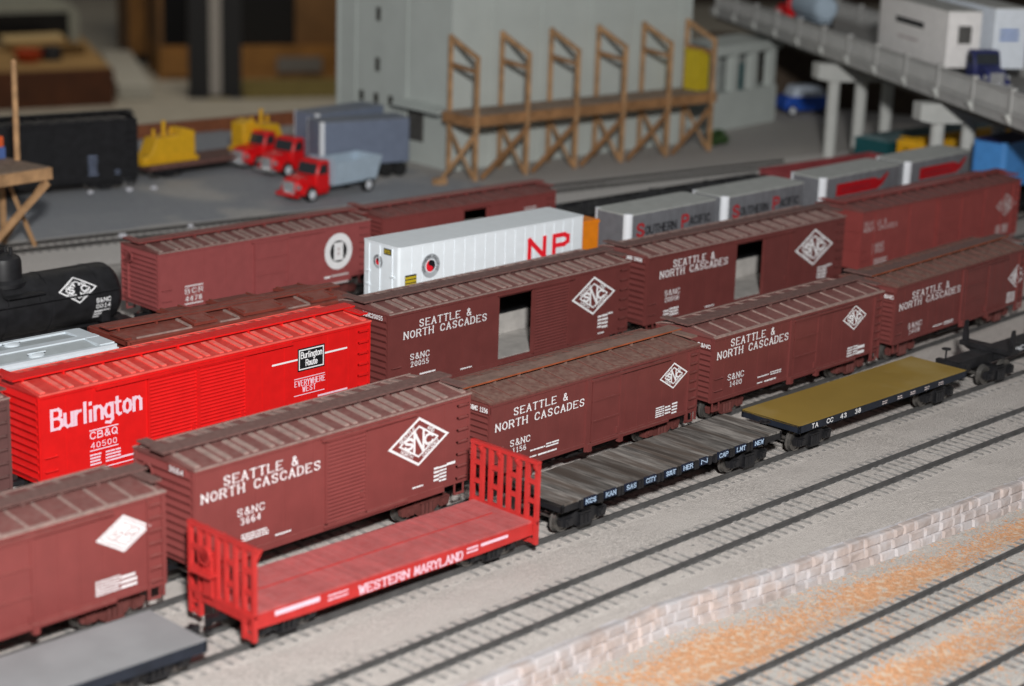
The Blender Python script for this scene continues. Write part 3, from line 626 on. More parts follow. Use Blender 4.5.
boxcar('dull brown boxcar just showing at the left picture edge beside the red boxcar', (-72.5, 94.4), 0.4, 141, 50.6, 11.2, 'steel', mat('greyed_brown_paint', (0.12, 0.055, 0.052), 0.55, var=0.06, dust=0.3), ROOF, RIB, WALK,
       [(-12, 12, 'corrugated')], ext=(5.6, 6.6), ntie=11, group='boxcars in the middle row')
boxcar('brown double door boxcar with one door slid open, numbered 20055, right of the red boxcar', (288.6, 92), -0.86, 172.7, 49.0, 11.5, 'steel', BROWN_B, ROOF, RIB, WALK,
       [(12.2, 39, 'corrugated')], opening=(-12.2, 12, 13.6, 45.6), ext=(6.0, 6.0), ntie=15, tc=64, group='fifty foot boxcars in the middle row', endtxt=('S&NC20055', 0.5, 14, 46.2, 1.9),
       decals=snc((-66.8, -32.6, 40.3, 3.8), (-76.8, -21.6, 35.9, 3.8), ('20055', ((-72.5, -60.2, 25, 3.0), (-72.1, -60.5, 21.5, 2.6))), [(-38.6, -31, 13.4, 14.6, 1), (-66, -56, 16.2, 17.6, 1)],
                  [(62.6, 65, 16.6, 24, 4), (66, 70, 16, 24.2, 4), (70.6, 74, 22.8, 24.4, 1), (63, 68, 13.4, 14.6, 1)], (58.3, 35.2, 17.2, 10.3)))
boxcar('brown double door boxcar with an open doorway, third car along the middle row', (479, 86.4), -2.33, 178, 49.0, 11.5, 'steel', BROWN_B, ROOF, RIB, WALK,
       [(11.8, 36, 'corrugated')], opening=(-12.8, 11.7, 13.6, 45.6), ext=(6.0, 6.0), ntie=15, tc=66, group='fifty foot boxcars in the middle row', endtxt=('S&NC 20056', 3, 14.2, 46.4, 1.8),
       decals=snc((-67.8, -33.2, 40.8, 4.2), (-78.4, -21.2, 36.2, 4.2), ('20056', ((-73.9, -61.6, 25.7, 3.0), (-73.4, -62, 22.2, 2.6))), [(-73.9, -70, 14.5, 18, 2), (-69, -62, 13.6, 18.6, 3), (-38.6, -31, 13.4, 14.6, 1)],
                  [(65, 68, 14.4, 22, 4), (69, 73.4, 14, 22, 4), (74, 78.4, 20.6, 22.4, 1)], (59.8, 34.4, 18.6, 11)))
boxcar('reddish brown boxcar with upright side posts and faded small lettering, far right of middle row', (676.3, 78.6), -2.62, 178.8, 48.8, 13, 'post', BROWN_R, ROOF, ROOF, BROWN_R,
       [(-7, 20, 'panel')], ext=(6.0, 6.0), ntie=16, tc=66, group='fifty foot boxcars in the middle row', endkind='flat',
       decals=[('txt', 'SEATTLE &', -86.8, -64, 39.6, 2.6, {'name': 'road_name', 'm': FADED, 'serif': False, 'tv': .15, 'gap': 2.4}), ('txt', 'NORTH CASCADES', -86.4, -52.2, 36, 2.6, {'name': 'road_name', 'm': FADED, 'serif': False, 'tv': .15, 'gap': 2.4}),
               ('txt', 'S&NC', -76.5, -64.8, 25, 2.6, {'m': FADED}), ('txt', '20060', -76.5, -64.8, 21.8, 2.4, {'m': FADED, 'serif': False}), ('rows', -74, -60, 14, 18, 3, FADED),
               ('dia', 74, 33.9, 12, 7.4, FADED), ('rows', 64, 78, 15, 21, 4, FADED)])
# ---- far row
t = boxcar('brown boxcar lettered BCR with a round white emblem, right of the black tank car', (280.6, 270.7), -2.55, 146.4, 45.0, 13.4, 'steel', mat('plum_brown_paint', (0.29, 0.070, 0.070), 0.5, var=0.04, dust=0.1), ROOF, RIB, BROWN_P,
       [(-10.5, 13.4, 'panel')], ext=(5.0, 4.8), ntie=12, group='brown boxcars in the far row',
       decals=[('txt', 'BCR', -56.4, -45.2, 21, 2.6, {'serif': False, 'gap': 3}), ('txt', '4478', -56.4, -45.9, 16.8, 2.6, {'serif': False}), ('line', -56.6, -45.2, 25, .6), ('line', -56.8, -45.4, 15.3, .6),
               ('rows', 39.8, 44, 10.4, 16.4, 3), ('rows', 45, 57, 10.2, 16.8, 3, FADED)])
def bcr_emblem(t):
    P = side_map(-17.3-.22); cx, cz = 49.8, 29.7; n = 40
    def disc(P, rx, rz, m, name, par, rin=0):
        mb = MB(); pts = [(cx+rx*math.cos(2*math.pi*i/n), cz+rz*math.sin(2*math.pi*i/n)) for i in range(n)]
        if rin: mb.add([P(*p) for p in pts]+[P(cx+(p[0]-cx)*rin, cz+(p[1]-cz)*rin) for p in pts], [(i, (i+1) % n, n+(i+1) % n, n+i) for i in range(n)])
        else: mb.add([P(*p) for p in pts], [tuple(range(n))])
        return mb.build(name, m, par, smooth=False)
    e = disc(P, 10.2, 10.6, WHITE, 'round_emblem', t)
    disc(side_map(-17.3-.28), 6.2, 6.4, BLACK, 'emblem_disc', e)
    mb = MB(); P3 = side_map(-17.3-.34); mb.add([P3(cx-3.4, cz-5.2), P3(cx+3.4, cz-5.2), P3(cx+3.4, cz+5.2), P3(cx-3.4, cz+5.2)], [(0, 1, 2, 3)]); mb.build('emblem_shield', WHITE, e, smooth=False)
    mb = MB(); P4 = side_map(-17.3-.40)
    for z in (-1.3, 1.3): mb.add([P4(cx-.9, cz+z-.7), P4(cx+.9, cz+z-.7), P4(cx+.9, cz+z+.7), P4(cx-.9, cz+z+.7)], [(0, 1, 2, 3)])
    mb.build('emblem_dots', FADED, e, smooth=False)
bcr_emblem(t)
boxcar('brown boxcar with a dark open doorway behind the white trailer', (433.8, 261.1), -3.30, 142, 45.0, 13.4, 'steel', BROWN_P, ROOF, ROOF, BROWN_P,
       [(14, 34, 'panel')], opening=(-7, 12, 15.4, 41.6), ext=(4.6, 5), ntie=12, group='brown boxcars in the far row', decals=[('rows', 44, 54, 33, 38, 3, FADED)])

# ------------------------------------------------------------------ flat cars
def flatcar(label, loc, rot, L, wd, hd, deckm, sillm, truckm, sill=3.2, planks=None, ext=(5.6, 5.6), group='flat cars on the front track', fish=0, pockets=0, name='flat_car', tc=None, cpl=(True, True), brake=False):
    t = thing(name, label, 'flat car', (loc[0], loc[1], 0), rot, group); X, Y = L/2, wd/2
    d = MB()
    if planks:
        n = int(L/planks)
        for i in range(n):
            a = -X+L*i/n; dz = random.uniform(-.06, .06); dy = random.uniform(-.25, .25) if planks > 2.3 else 0
            d.box(a+.11, a+L/n-.11, -Y+.5+dy, Y-.5+dy, hd-1.2, hd+dz)
        d.box(-X, X, -Y+.9, Y-.9, hd-1.4, hd-.35)
    else: d.box(-X, X, -Y+.25, Y-.25, hd-1.0, hd)
    d.build('deck', deckm, t)
    for s in (-1, 1):
        q = MB(); y0, y1 = (s*Y, s*(Y-1.2)); zt = hd-.25 if not planks else hd-.9
        if fish:
            pts = [(-X, zt), (X, zt), (X, zt-fish+.6), (X*.6, zt-fish), (-X*.6, zt-fish), (-X, zt-fish+.6)]
            q.prism(pts, min(y0, y1), max(y0, y1), 'y')
        else: q.box(-X, X, min(y0, y1), max(y0, y1), zt-sill, zt)
        q.build('side_sill', sillm, t)
        q = MB(); q.box(min(s*X, s*(X-1.2)), max(s*X, s*(X-1.2)), -Y, Y, hd-3.6, hd-.1); q.build('end_sill', sillm, t)
    for i in range(pockets):
        x = -X+L*(i+.5)/pockets
        q = MB()
        for s in (-1, 1): q.box(x-1.5, x+1.5, min(s*Y, s*(Y+.9)), max(s*Y, s*(Y+.9)), hd-2.9, hd-.7)
        q.build('stake_pocket', sillm, t)
    q = MB(); q.box(-X+2, X-2, -3, 3, hd-5.2, hd-1.2)
    for i in range(7): x = -X+8+(L-16)*i/6; q.box(x-.7, x+.7, -Y+1.3, Y-1.3, hd-3.2, hd-1.2)
    q.box(-L*.24, L*.24, -8, 8, hd-8.5, hd-1.2); q.cyl((-8, 11, hd-4.6), (4, 11, hd-4.6), 2.2, 10); q.build('underframe_and_shade', UNDER, t)  # wide black box doubles as painted shade below the deck
    c = tc or L/2-17
    for s in (-1, 1): truck(t, s*c, truckm)
    if cpl[0]: coupler(t, -X, -1, ext[0])
    if cpl[1]: coupler(t, X, 1, ext[1])
    if brake:
        q = MB(); q.cyl((X+1.2, -6, hd-4), (X+1.2, -6, hd+1.5), .4, 6); q.lathe([(2.6, -.3), (2.6, .3), (1.8, .3), (1.8, -.3)], (X+1.2, -6, hd+1.2), 'z', 14); q.bar((X+1.2, -8.4, hd+1.2), (X+1.2, -3.6, hd+1.2), .4, .4); q.build('brake_wheel', sillm, t)
    return t
flatcar('empty flat car with a smooth grey deck at the lower left picture corner', (-107.2, -64.5), -2.16, 149.7, 33, 11.6, DECKGREY, NAVY, BLACK, sill=4.0, pockets=0, ext=(5.6, 8))
# red bulkhead flat car
t = flatcar('red bulkhead flat car with upright ends and white side lettering', (56.3, -68.0), -1.97, 138.0, 33, 13.6, WMDECK, WMRED, BLACK, planks=2.0, fish=5.4, name='bulkhead_flat_car', tc=50, ext=(7.4, 4.0))
def bulkhead(t, s, L):
    X = L/2; Y = 18.5; z0, z1 = 4.2, 38.2
    q = MB(); xo = s*(X-.6)
    def bx(dx0, dx1, y0, y1, a, b): q.box(min(xo-s*dx0, xo-s*dx1), max(xo-s*dx0, xo-s*dx1), y0, y1, a, b)
    bx(-.9, 1.0, -Y, Y, z1-1.4, z1)                                   # top beam
    bx(-.9, 1.0, -Y, Y, 12.4, 13.9)
    w_ = 6.9; gaps = (2*Y-4*w_)/3
    for i in range(4):
        y0 = -Y+i*(w_+gaps)
        for yy in (y0, y0+w_-1.6): bx(-.8, .8, yy, yy+1.6, (z0 if i in (0, 3) else 11), z1-1)
        for z in (4.4, 13.0, 20.6, 28.4) if i in (0, 3) else (13.0, 20.6, 28.4): bx(-.6, .6, y0+.4, y0+w_-.4, z, z+1.7)
        q.prism([(xo-s*.7, z1-1), (xo-s*3.2, z1-1), (xo-s*.7, z1-5)], y0, y0+1.0, 'y')
    bh = q.build('bulkhead', WMRED, t)
    if s < 0:
        q = MB(); q.lathe([(3.6, -.35), (3.6, .35), (2.8, .35), (2.8, -.35)], (-X-2.8, 5.5, 29.5), 'x', 16)
        for a in range(3): c_, s_ = math.cos(a*math.pi/3), math.sin(a*math.pi/3); q.bar((-X-2.8, 5.5-3.2*c_, 29.5-3.2*s_), (-X-2.8, 5.5+3.2*c_, 29.5+3.2*s_), .6, .6, (1, 0, 0))
        q.cyl((-X, 5.5, 29.5), (-X-3, 5.5, 29.5), .7, 8); q.build('brake_wheel', WMRED, bh)
        q = MB(); q.box(-X-4.4, -X-.4, 1, 12, 22.4, 23.2); q.box(-X-1.6, -X-.6, 3, 8, 14, 29); q.build('brake_step', WMRED, bh)
for s in (-1, 1): bulkhead(t, s, 138.0)
P = side_map(-16.5-.62); P0 = side_map(-16.5-.12)
for s_, a, b in (('WESTERN', -20.6, 3.1), ('MARYLAND', 6.1, 30.1)):
    mb = MB(); text(mb, P0, s_, a, b, 8.0, 3.1, .22, .16, True); mb.build('road_name', PINKW, t, smooth=False)
mb = MB(); rows(mb, P0, -58, -39, 10.2, 12.8, 1, .7, 4); rows(mb, P0, -35, -26, 9, 12, 2, .4, 6); rows(mb, P0, 32.5, 38, 9, 12, 2, .5, 8); rows(mb, P0, 40, 54, 10, 12, 1, .6, 9); mb.build('data_lettering', PINKW, t, smooth=False)
mb = MB(); mb.box(-62, 62, -.3, .3, 13.55, 13.75); mb.build('deck_seam', WMRED, t)
# plank flat car
t = flatcar('flat car with weathered grey plank deck and small blue lettered side plates', (214.1, -71.2), -1.42, 144.1, 33, 15.2, PLANK, BLACK, BLACK, sill=2.6, planks=3.0, tc=54, ext=(6.0, 5.2), fish=0, brake=True)
for s_, x in (('KCS', -56.1), ('KAN', -44.1), ('SAS', -31.5), ('CITY', -19.2), ('SOUT', -6.3), ('HER', 5.1), ('N', 15.9), ('CAP', 29.2), ('LMT', 41.4), ('NEW', 54.3)):
    hw = 3.6 if s_ != 'N' else 2.6
    q = MB(); q.box(x-hw, x+hw, -16.5-.9, -16.5, 12.2, 15.3); pk = q.build('side_plate', mat('dark_blue_plate', (0.008, 0.014, 0.034), 0.5), t)
    mb = MB(); text(mb, side_map(-16.5-.98), s_, x-hw+.7, x+hw-.7, 12.9, 1.8, .22, .17, True); mb.build('plate_lettering', mat('pale_blue_lettering', (0.42, 0.56, 0.74), 0.5), pk, smooth=False)
    for xx in (x-hw-1.6, x+hw+1.6):
        q = MB(); q.box(xx-.8, xx+.8, -17.5, -16.4, 11.4, 14.9); q.build('stake_pocket', BLACK, t)
# tan deck flat car
t = flatcar('flat car with a smooth tan deck and dark blue side sill', (366.9, -77.1), -1.85, 138.9, 33, 15.2, TANDECK, NAVY, BLACK, sill=3.4, tc=52, ext=(5.0, 5.0))
for s_, x in (('TA', -58), ('CC', -46.5), ('43', -35.9), ('38', -24.4)):
    mb = MB(); text(mb, side_map(-16.5-.1), s_, x-2.3, x+2.3, 12.3, 2.0, .22, .17, False); mb.build('lettering', WHITE, t, smooth=False)
for x in (-2.3, 10.3, 21.4, 33.6, 46): mb = MB(); rows(mb, side_map(-16.6), x-2, x+2, 12, 14, 2, .5, int(x)+9); mb.build('data_lettering', FADED, t, smooth=False)
# black skeleton log car
t = thing('log_car', 'empty black log car with upright stakes at the right picture edge', 'log car', (520.5, -81.5, 0), -2.0, 'flat cars on the front track')
L = 142; X = L/2
q = MB(); q.box(-X, X, -4.5, 4.5, 8.2, 13.4); q.box(-X, X, -4.7, 4.7, 13.0, 13.8); q.box(-X-.2, -X+3, -9, 9, 9.2, 13.2); q.box(X-3, X+.2, -9, 9, 9.2, 13.2); q.build('centre_sill', BLACKISH, t)
for x in (-36, 36):
    q = MB(); q.box(x-3.4, x+3.4, -15.4, 15.4, 13.6, 16.0); q.prism([(-15.4, 13.6), (15.4, 13.6), (4, 8.8), (-4, 8.8)], x-1.4, x+1.4, 'x')
    bk = q.build('bunk', BLACKISH, t)
    for s in (-1, 1):
        q = MB(); q.prism([(s*12.2, 15.9), (s*15.2, 15.9), (s*15.2, 20), (s*14.4, 26.5), (s*13.4, 26.5), (s*12.6, 20)], x-1.1, x+1.1, 'x'); q.build('stake', BLACKISH, bk)
mb = MB(); text(mb, side_map(-4.72), 'S&NC', -21, -8, 9.8, 2.4, .22, .18, False); mb.build('lettering', ALU, t, smooth=False)
q = MB(); q.cyl((-X+1, 4, 13), (-X+1, 4, 19), .5, 8); q.lathe([(2.4, -.3), (2.4, .3), (1.6, .3), (1.6, -.3)], (-X+1, 4, 19), 'z', 14); q.bar((-X+1, 1.8, 19), (-X+1, 6.2, 19), .5, .4); q.build('brake_wheel', BLACKISH, t)
for x in (-43, 43): truck(t, x, BLACK)
coupler(t, -X, -1, 5.2); coupler(t, X, 1, 5)

# ------------------------------------------------------------------ tank car, hoppers, low gondolas
t = thing('tank_car', 'black tank car with a white diamond and a domed top', 'tank car', (131.5, 277.5, 0), -2.4)
L = 116; X = L/2; r = 15.6; zc = 25.6
q = MB(); prof = [(0, -X), (r*.55, -X+.8), (r*.85, -X+2.6), (r*.97, -X+5), (r, -X+7.5), (r, X-7.5), (r*.97, X-5), (r*.85, X-2.6), (r*.55, X-.8), (0, X)]
q.lathe(prof, (0, 0, zc), 'x', 40); tk = q.build('tank', BLACKISH, t)
for x in (-X+16, -13, 13, X-16):
    q = MB(); q.lathe([(r-.2, -.6), (r+.25, -.6), (r+.25, .6), (r-.2, .6)], (x, 0, zc), 'x', 40); q.build('tank_band', BLACKISH, tk)
q = MB(); q.lathe([(9.6, 0), (9.4, 15), (8.6, 17.4), (5, 19), (0, 19.6)], (-6, 0, zc+9), 'z', 28); q.lathe([(11.5, 3.2), (11.5, 5.2), (9.6, 7)], (-6, 0, zc+9), 'z', 28); dm = q.build('dome', BLACKISH, t)
q = MB(); q.lathe([(3, 0), (3, 2.4), (0, 2.6)], (-8, 2, zc+28), 'z', 12); q.cyl((-3, -3, zc+27), (-3, -3, zc+31.5), 1.1, 8); q.cyl((-2, 4, zc+27), (-2, 4, zc+30.6), 1.3, 8); q.cyl((-11, -3, zc+27), (-11, -3, zc+30), 1, 8); q.build('dome_valve', BLACKISH, dm)
for s in (-1, 1):
    q = MB(); q.box(-14, 8, min(s*11.5, s*17.5), max(s*11.5, s*17.5), zc+8.6, zc+9.5)
    for x in (-12, 6): q.bar((x, s*14.6, zc+8.8), (x, s*15.4, zc+4), .7, .7)
    q.build('dome_platform', BLACKISH, t)
    q = MB(); q.cyl((-X+6, s*(r+1.2), zc+4.5), (X-6, s*(r+1.2), zc+4.5), .45, 6)
    for x in (-X+8, -X+30, X-30, X-8): q.cyl((x, s*(r+1.2), zc+4.5), (x, s*(r-.6), zc+4.5), .4, 6)
    q.build('handrail', BLACKISH, t)
q = MB(); q.box(-X-2, X+2, -5, 5, 9, 13.5); q.box(-X-2, -X+6, -16, 16, 10, 13); q.box(X-6, X+2, -16, 16, 10, 13)
for x in (-X+13, X-13): q.prism([(-14, 13), (14, 13), (15, 24), (12, 18), (0, 14.2), (-12, 18), (-15, 24)], x-2.5, x+2.5, 'x')
q.build('frame', BLACKISH, t)
def tankP(cx, cz0):
    rr = r+.2
    def P(u, v):
        a = (v-cz0)/rr; return (u, -rr*math.cos(a), zc+rr*math.sin(a))
    return P
mb = MB(); diamond(mb, tankP(0, 0), 28.5, 7.4, 11.5, 7.4); mb.build('diamond_emblem', WHITE, t, smooth=False)
mb = MB(); PT = tankP(0, 0)
for s_, v in (('S&NC', -1.2), ('0014', -4.4)): text(mb, PT, s_, 38.5, 47, v, 2.1, .2)
rows(mb, PT, 38, 47, -11, -5.4, 3, .6, 3); mb.build('lettering', WHITE, t, smooth=False)
for s in (-1, 1): truck(t, s*38, BLACK)
coupler(t, -X-2, -1, 5); coupler(t, X+2, 1, 4)

def hopper(label, loc, rot, L, he, m, panelm, hatch, name, wd=33):
    t = thing('covered_hopper', label, 'hopper car', (loc[0], loc[1], 0), rot, 'hopper cars behind the red boxcar'); X, Y = L/2, wd/2
    q = MB(); q.prism([(-X+2, he), (X-2, he), (X-2, he-10), (X-12, 20), (X*.35, 14), (X*.3, 8), (X*.2, 8), (X*.12, 15), (-X*.12, 15), (-X*.2, 8), (-X*.3, 8), (-X*.35, 14), (-X+12, 20), (-X+2, he-10)], -Y, Y, 'y'); q.build('body', m, t)
    q = MB(); q.prism([(-Y-.4, he), (Y+.4, he), (Y+.2, he+.9), (6, he+2.2), (-6, he+2.2), (-Y-.2, he+.9)], -X+1, X-1, 'x'); ro = q.build('roof', m, t)
    if panelm:
        q = MB()
        for s in (-1, 1): q.prism([(s*(Y-2.6), he+1.25), (s*2.4, he+2.3), (s*2.4, he+2.5), (s*(Y-2.6), he+1.6)], -X+9, X-9, 'x')
        q.build('roof_panel', panelm, ro)
        q = MB()
        for s in (-1, 1): q.box(-X+1, X-1, min(s*(Y-2.2), s*Y), max(s*(Y-2.2), s*Y), he+.8, he+2.4); q.box(min(s*(X-8.6), s*(X-1)), max(s*(X-8.6), s*(X-1)), -Y+2, Y-2, he+1.2, he+2.9)
        q.build('roof_rim', m, ro)
    for s in (-1, 1):
        q = MB()
        for y in (-Y+1, Y-1): q.box(min(s*X, s*(X-1.4)), max(s*X, s*(X-1.4)), y-.8, y+.8, 10, he+.5)
        q.box(min(s*X, s*(X-1.4)), max(s*X, s*(X-1.4)), -Y, Y, he-1.6, he+.6); q.bar((s*(X-.7), -Y+1, 12), (s*(X-.7), Y-1, he-2), 1, 1); q.box(min(s*(X-16), s*X), max(s*(X-16), s*X), -Y+1, Y-1, 10, 12.4); q.build('end_frame', m, t)
    q = MB()
    if panelm: q.box(-X+1, X-1, -2.2, 2.2, he+2.1, he+3.1)
    for y in () if panelm else (-2.2, 2.2): q.box(-X-1.5, X+1.5, y-1.8, y+1.8, he+3.6, he+4.3)
    for i in range(0 if panelm else 7): x = -X+4+(L-8)*i/6; q.box(x-.5, x+.5, -3.6, 3.6, he+1.6, he+3.6)
    for s in () if panelm else (-1, 1): q.box(s*(X-1)-1.8, s*(X-1)+1.8, -Y+1, -3.8, he+1.2, he+2.0)
    q.build('running_board', m, t)
    for x, ww in hatch:
        for s in (-1, 1):
            if name == 'round':
                q = MB(); q.lathe([(3.6, 0), (3.6, 1.2), (2.6, 1.7), (0, 1.9)], (x, s*10.4, he+1.6), 'z', 18); q.bar((x-4.4, s*10.4, he+3.4), (x+4.4, s*10.4, he+3.4), .6, .6)
            else:
                q = MB(); q.prism([(s*5, he+2.9), (s*(Y-1.2), he+1.6), (s*(Y-1.2), he+2.9), (s*5, he+4.2)], x-ww/2, x+ww/2, 'x'); q.box(x-ww/2+1, x-ww/2+2, min(s*6, s*14), max(s*6, s*14), he+3.2, he+4); q.box(x+ww/2-2, x+ww/2-1, min(s*6, s*14), max(s*6, s*14), he+3.2, he+4)
            q.build('roof_hatch', m, ro)
    for s in (-1, 1): truck(t, s*(X-17), TRUCKB if m is not HOPWHITE else BLACK)
    coupler(t, -X, -1, 1.2); coupler(t, X, 1, 1.2)
    return t
HOPBRN = mat('hopper_red_brown', (0.19, 0.038, 0.026), 0.55, var=0.1, dust=0.2)
hopper('pale grey covered hopper behind the red boxcar, only its roof showing', (28.5, 156.6), -3.0, 132, 40.5, HOPWHITE, HOPGREY, [(-40, 8), (-8, 8), (28, 8)], 'round')
t = hopper('red brown covered hopper with square roof hatches behind the red boxcar', (164, 149.0), -3.0, 131, 42.2, HOPBRN, None, [(-22, 13), (12, 25), (48, 16)], 'square')
for a, b in ((-60, -30), (-14, -3), (26, 39)):
    q = MB(); q.box(a, b, -15.8, -15.0, 42.9, 43.9); q.prism([(-15.2, 43.6), (-4, 44.6), (-4, 45.4), (-15.2, 44.3)], b-1.2, b, 'x')
    q.build('dusty_roof_edge', RIB, t)

def gondola(label, loc, rot, L, he, m, loadm, load=True):
    t = thing('gondola', label, 'gondola', (loc[0], loc[1], 0), rot); X, Y = L/2, 17
    q = MB(); q.box(-X, X, -Y, Y, 9, 10.4)
    for s in (-1, 1): q.box(-X, X, min(s*Y, s*(Y-1)), max(s*Y, s*(Y-1)), 10.4, he); q.box(min(s*X, s*(X-1)), max(s*X, s*(X-1)), -Y+1, Y-1, 10.4, he); q.box(-X-.3, X+.3, min(s*Y, s*(Y+.7)), max(s*Y, s*(Y+.7)), he-1.2, he)
    n = int(L/14)
    for i in range(1, n): x = -X+L*i/n; q.box(x-.6, x+.6, -Y-.7, -Y, 9, he); q.box(x-.6, x+.6, Y, Y+.7, 9, he)
    q.build('body', m, t)
    if load:
        bm = MB(); nx, ny = int(L/4), 9; rr = random.Random(3)
        vs = [(-X+1.1+(L-2.2)*i/nx, -Y+1.1+(2*Y-2.2)*j/ny, he-2+rr.uniform(0, 3.2)*(0.4 if j in (0, ny) else 1)+1.6*math.sin(i*.5)*(0 if j in (0, ny) else 1)) for i in range(nx+1) for j in range(ny+1)]
        bm.add(vs, [(i*(ny+1)+j, (i+1)*(ny+1)+j, (i+1)*(ny+1)+j+1, i*(ny+1)+j+1) for i in range(nx) for j in range(ny)]); o = bm.build('load', loadm, t, smooth=False)
    for s in (-1, 1): truck(t, s*(X-22), BLACK)
    coupler(t, -X, -1, 5); coupler(t, X, 1, 5)
    return t
def t5(x): dx = x-200; return 274.55-.046908*dx-3.9e-5*dx*dx
def t5r(x): return math.degrees(math.atan(-.046908-7.8e-5*(x-200)))
gondola('long low black gondola full of coal behind the silver trailers', (624, t5(624), 0), t5r(624), 226, 26.5, BLACK, COAL)
gondola('low dull red gondola behind the silver trailers with red panels', (808, t5(808), 0), t5r(808), 128, 29.5, mat('dull_red_paint', (0.26, 0.05, 0.055), 0.6), COAL, False)

# ------------------------------------------------------------------ trailers on flat cars
def rounded(x0, x1, y0, y1, r, n=5):
    pts = []
    for cx, cy, a0 in ((x1-r, y1-r, 0), (x0+r, y1-r, 90), (x0+r, y0+r, 180), (x1-r, y0+r, 270)):
        pts += [(cx+r*math.cos(math.radians(a0+90*i/n)), cy+r*math.sin(math.radians(a0+90*i/n))) for i in range(n+1)]
    return pts
def trailer(label, loc, rot, L, wd, z0, box0, top, m, roofm, cornerm=None, group=None, seams=14, wheel_end=1, rr=2.4, z_ground=None, cat='trailer'):
    """box from z=box0 to top above loc z0; nose with polished corners at the left end"""
    t = thing('trailer', label, cat, (loc[0], loc[1], z0), rot, group); X, Y = L/2, wd/2
    q = MB(); q.prism(rounded(-X, X, -Y, Y, rr), box0, top-.8, 'z'); b = q.build('box', m, t)
    q = MB(); q.prism(rounded(-X-.15, X+.15, -Y-.15, Y+.15, rr), top-.8, top, 'z'); q.build('roof', roofm, t)
    if seams:
        q = MB()
        for i in range(1, seams):
            x = -X+rr+(L-2*rr)*i/seams
            for s in (-1, 1): q.box(x-.2, x+.2, min(s*Y, s*(Y+.18)), max(s*Y, s*(Y+.18)), box0+.5, top-1)
        q.box(-X+rr, X-rr, -Y-.3, -Y, box0, box0+1.2); q.box(-X+rr, X-rr, Y, Y+.3, box0, box0+1.2); q.build('side_rib', m, b)
    if cornerm:
        for s in (-1, 1):
            q = MB(); k = rr+.25; c = (-X+rr, s*(Y-rr)); pts = [(c[0]-k*math.cos(math.radians(a))*1.0, c[1]+s*k*math.sin(math.radians(a))) for a in (0, 15, 30, 45, 60, 75, 90)]+[c]
            q.prism(pts, box0+.3, top+.1, 'z'); q.build('nose_corner', cornerm, t)
    q = MB(); q.box(-X+6, X-2, -3.4, 3.4, box0-2, box0-.02); q.box(X-24, X-4, -Y+4, Y-4, box0-3.2, box0-.02)
    q.cyl((X-8, -Y+2.5, 5.6), (X-8, Y-2.5, 5.6), .9, 8); q.cyl((X-20, -Y+2.5, 5.6), (X-20, Y-2.5, 5.6), .9, 8); q.box(X-21, X-7, -Y+6, Y-6, 5.6, box0-3); q.build('chassis', UNDER, t)
    for x in (X-8, X-20):
        for s in (-1, 1):
            q = MB(); q.lathe([(2, -2.2), (5.6, -2.2), (5.6, 2.2), (2, 2.2), (2, -2.2)], (x, s*(Y-3), 5.62), 'y', 18); wv = q.build('wheel', RUBBER, t)
            q = MB(); q.lathe([(0, -1.8), (2.4, -1.9), (2.4, 1.9), (0, 1.8)], (x, s*(Y-3), 5.62), 'y', 12); q.build('hub', ALU, wv)
    for s in (-1, 1):
        q = MB(); q.box(-X+17, -X+18.6, s*(Y-6)-.8, s*(Y-6)+.8, 1, box0); q.box(-X+16, -X+19.6, s*(Y-6)-1.5, s*(Y-6)+1.5, .05, 1); q.build('landing_leg', UNDER, t)
    return t
DK = 13.0
def tofc(label, x0, x1, fn, fr, deckz=DK):
    xm = (x0+x1)/2; return flatcar(label, (xm, fn(xm)), fr(xm), x1-x0, 31, deckz, BLACKISH, BLACK, BLACK, sill=2.6, tc=(x1-x0)/2-20, group='flat cars carrying trailers', ext=(4.6, 4.6))
def t4(x): dx = x-200; return 146.48-.053047*dx+2.4e-5*dx*dx
def t4r(x): return math.degrees(math.atan(-.053047+4.8e-5*(x-200)))
tofc('flat car under the white trailer', 245, 414, t4, t4r)
tofc('flat car under the two silver trailers with dark lettering', 424, 603, t4, t4r)
tofc('flat car under the two silver trailers with red panels', 613, 797, t4, t4r)
tofc('flat car under the light blue trailer', 812, 960, t4, t4r)
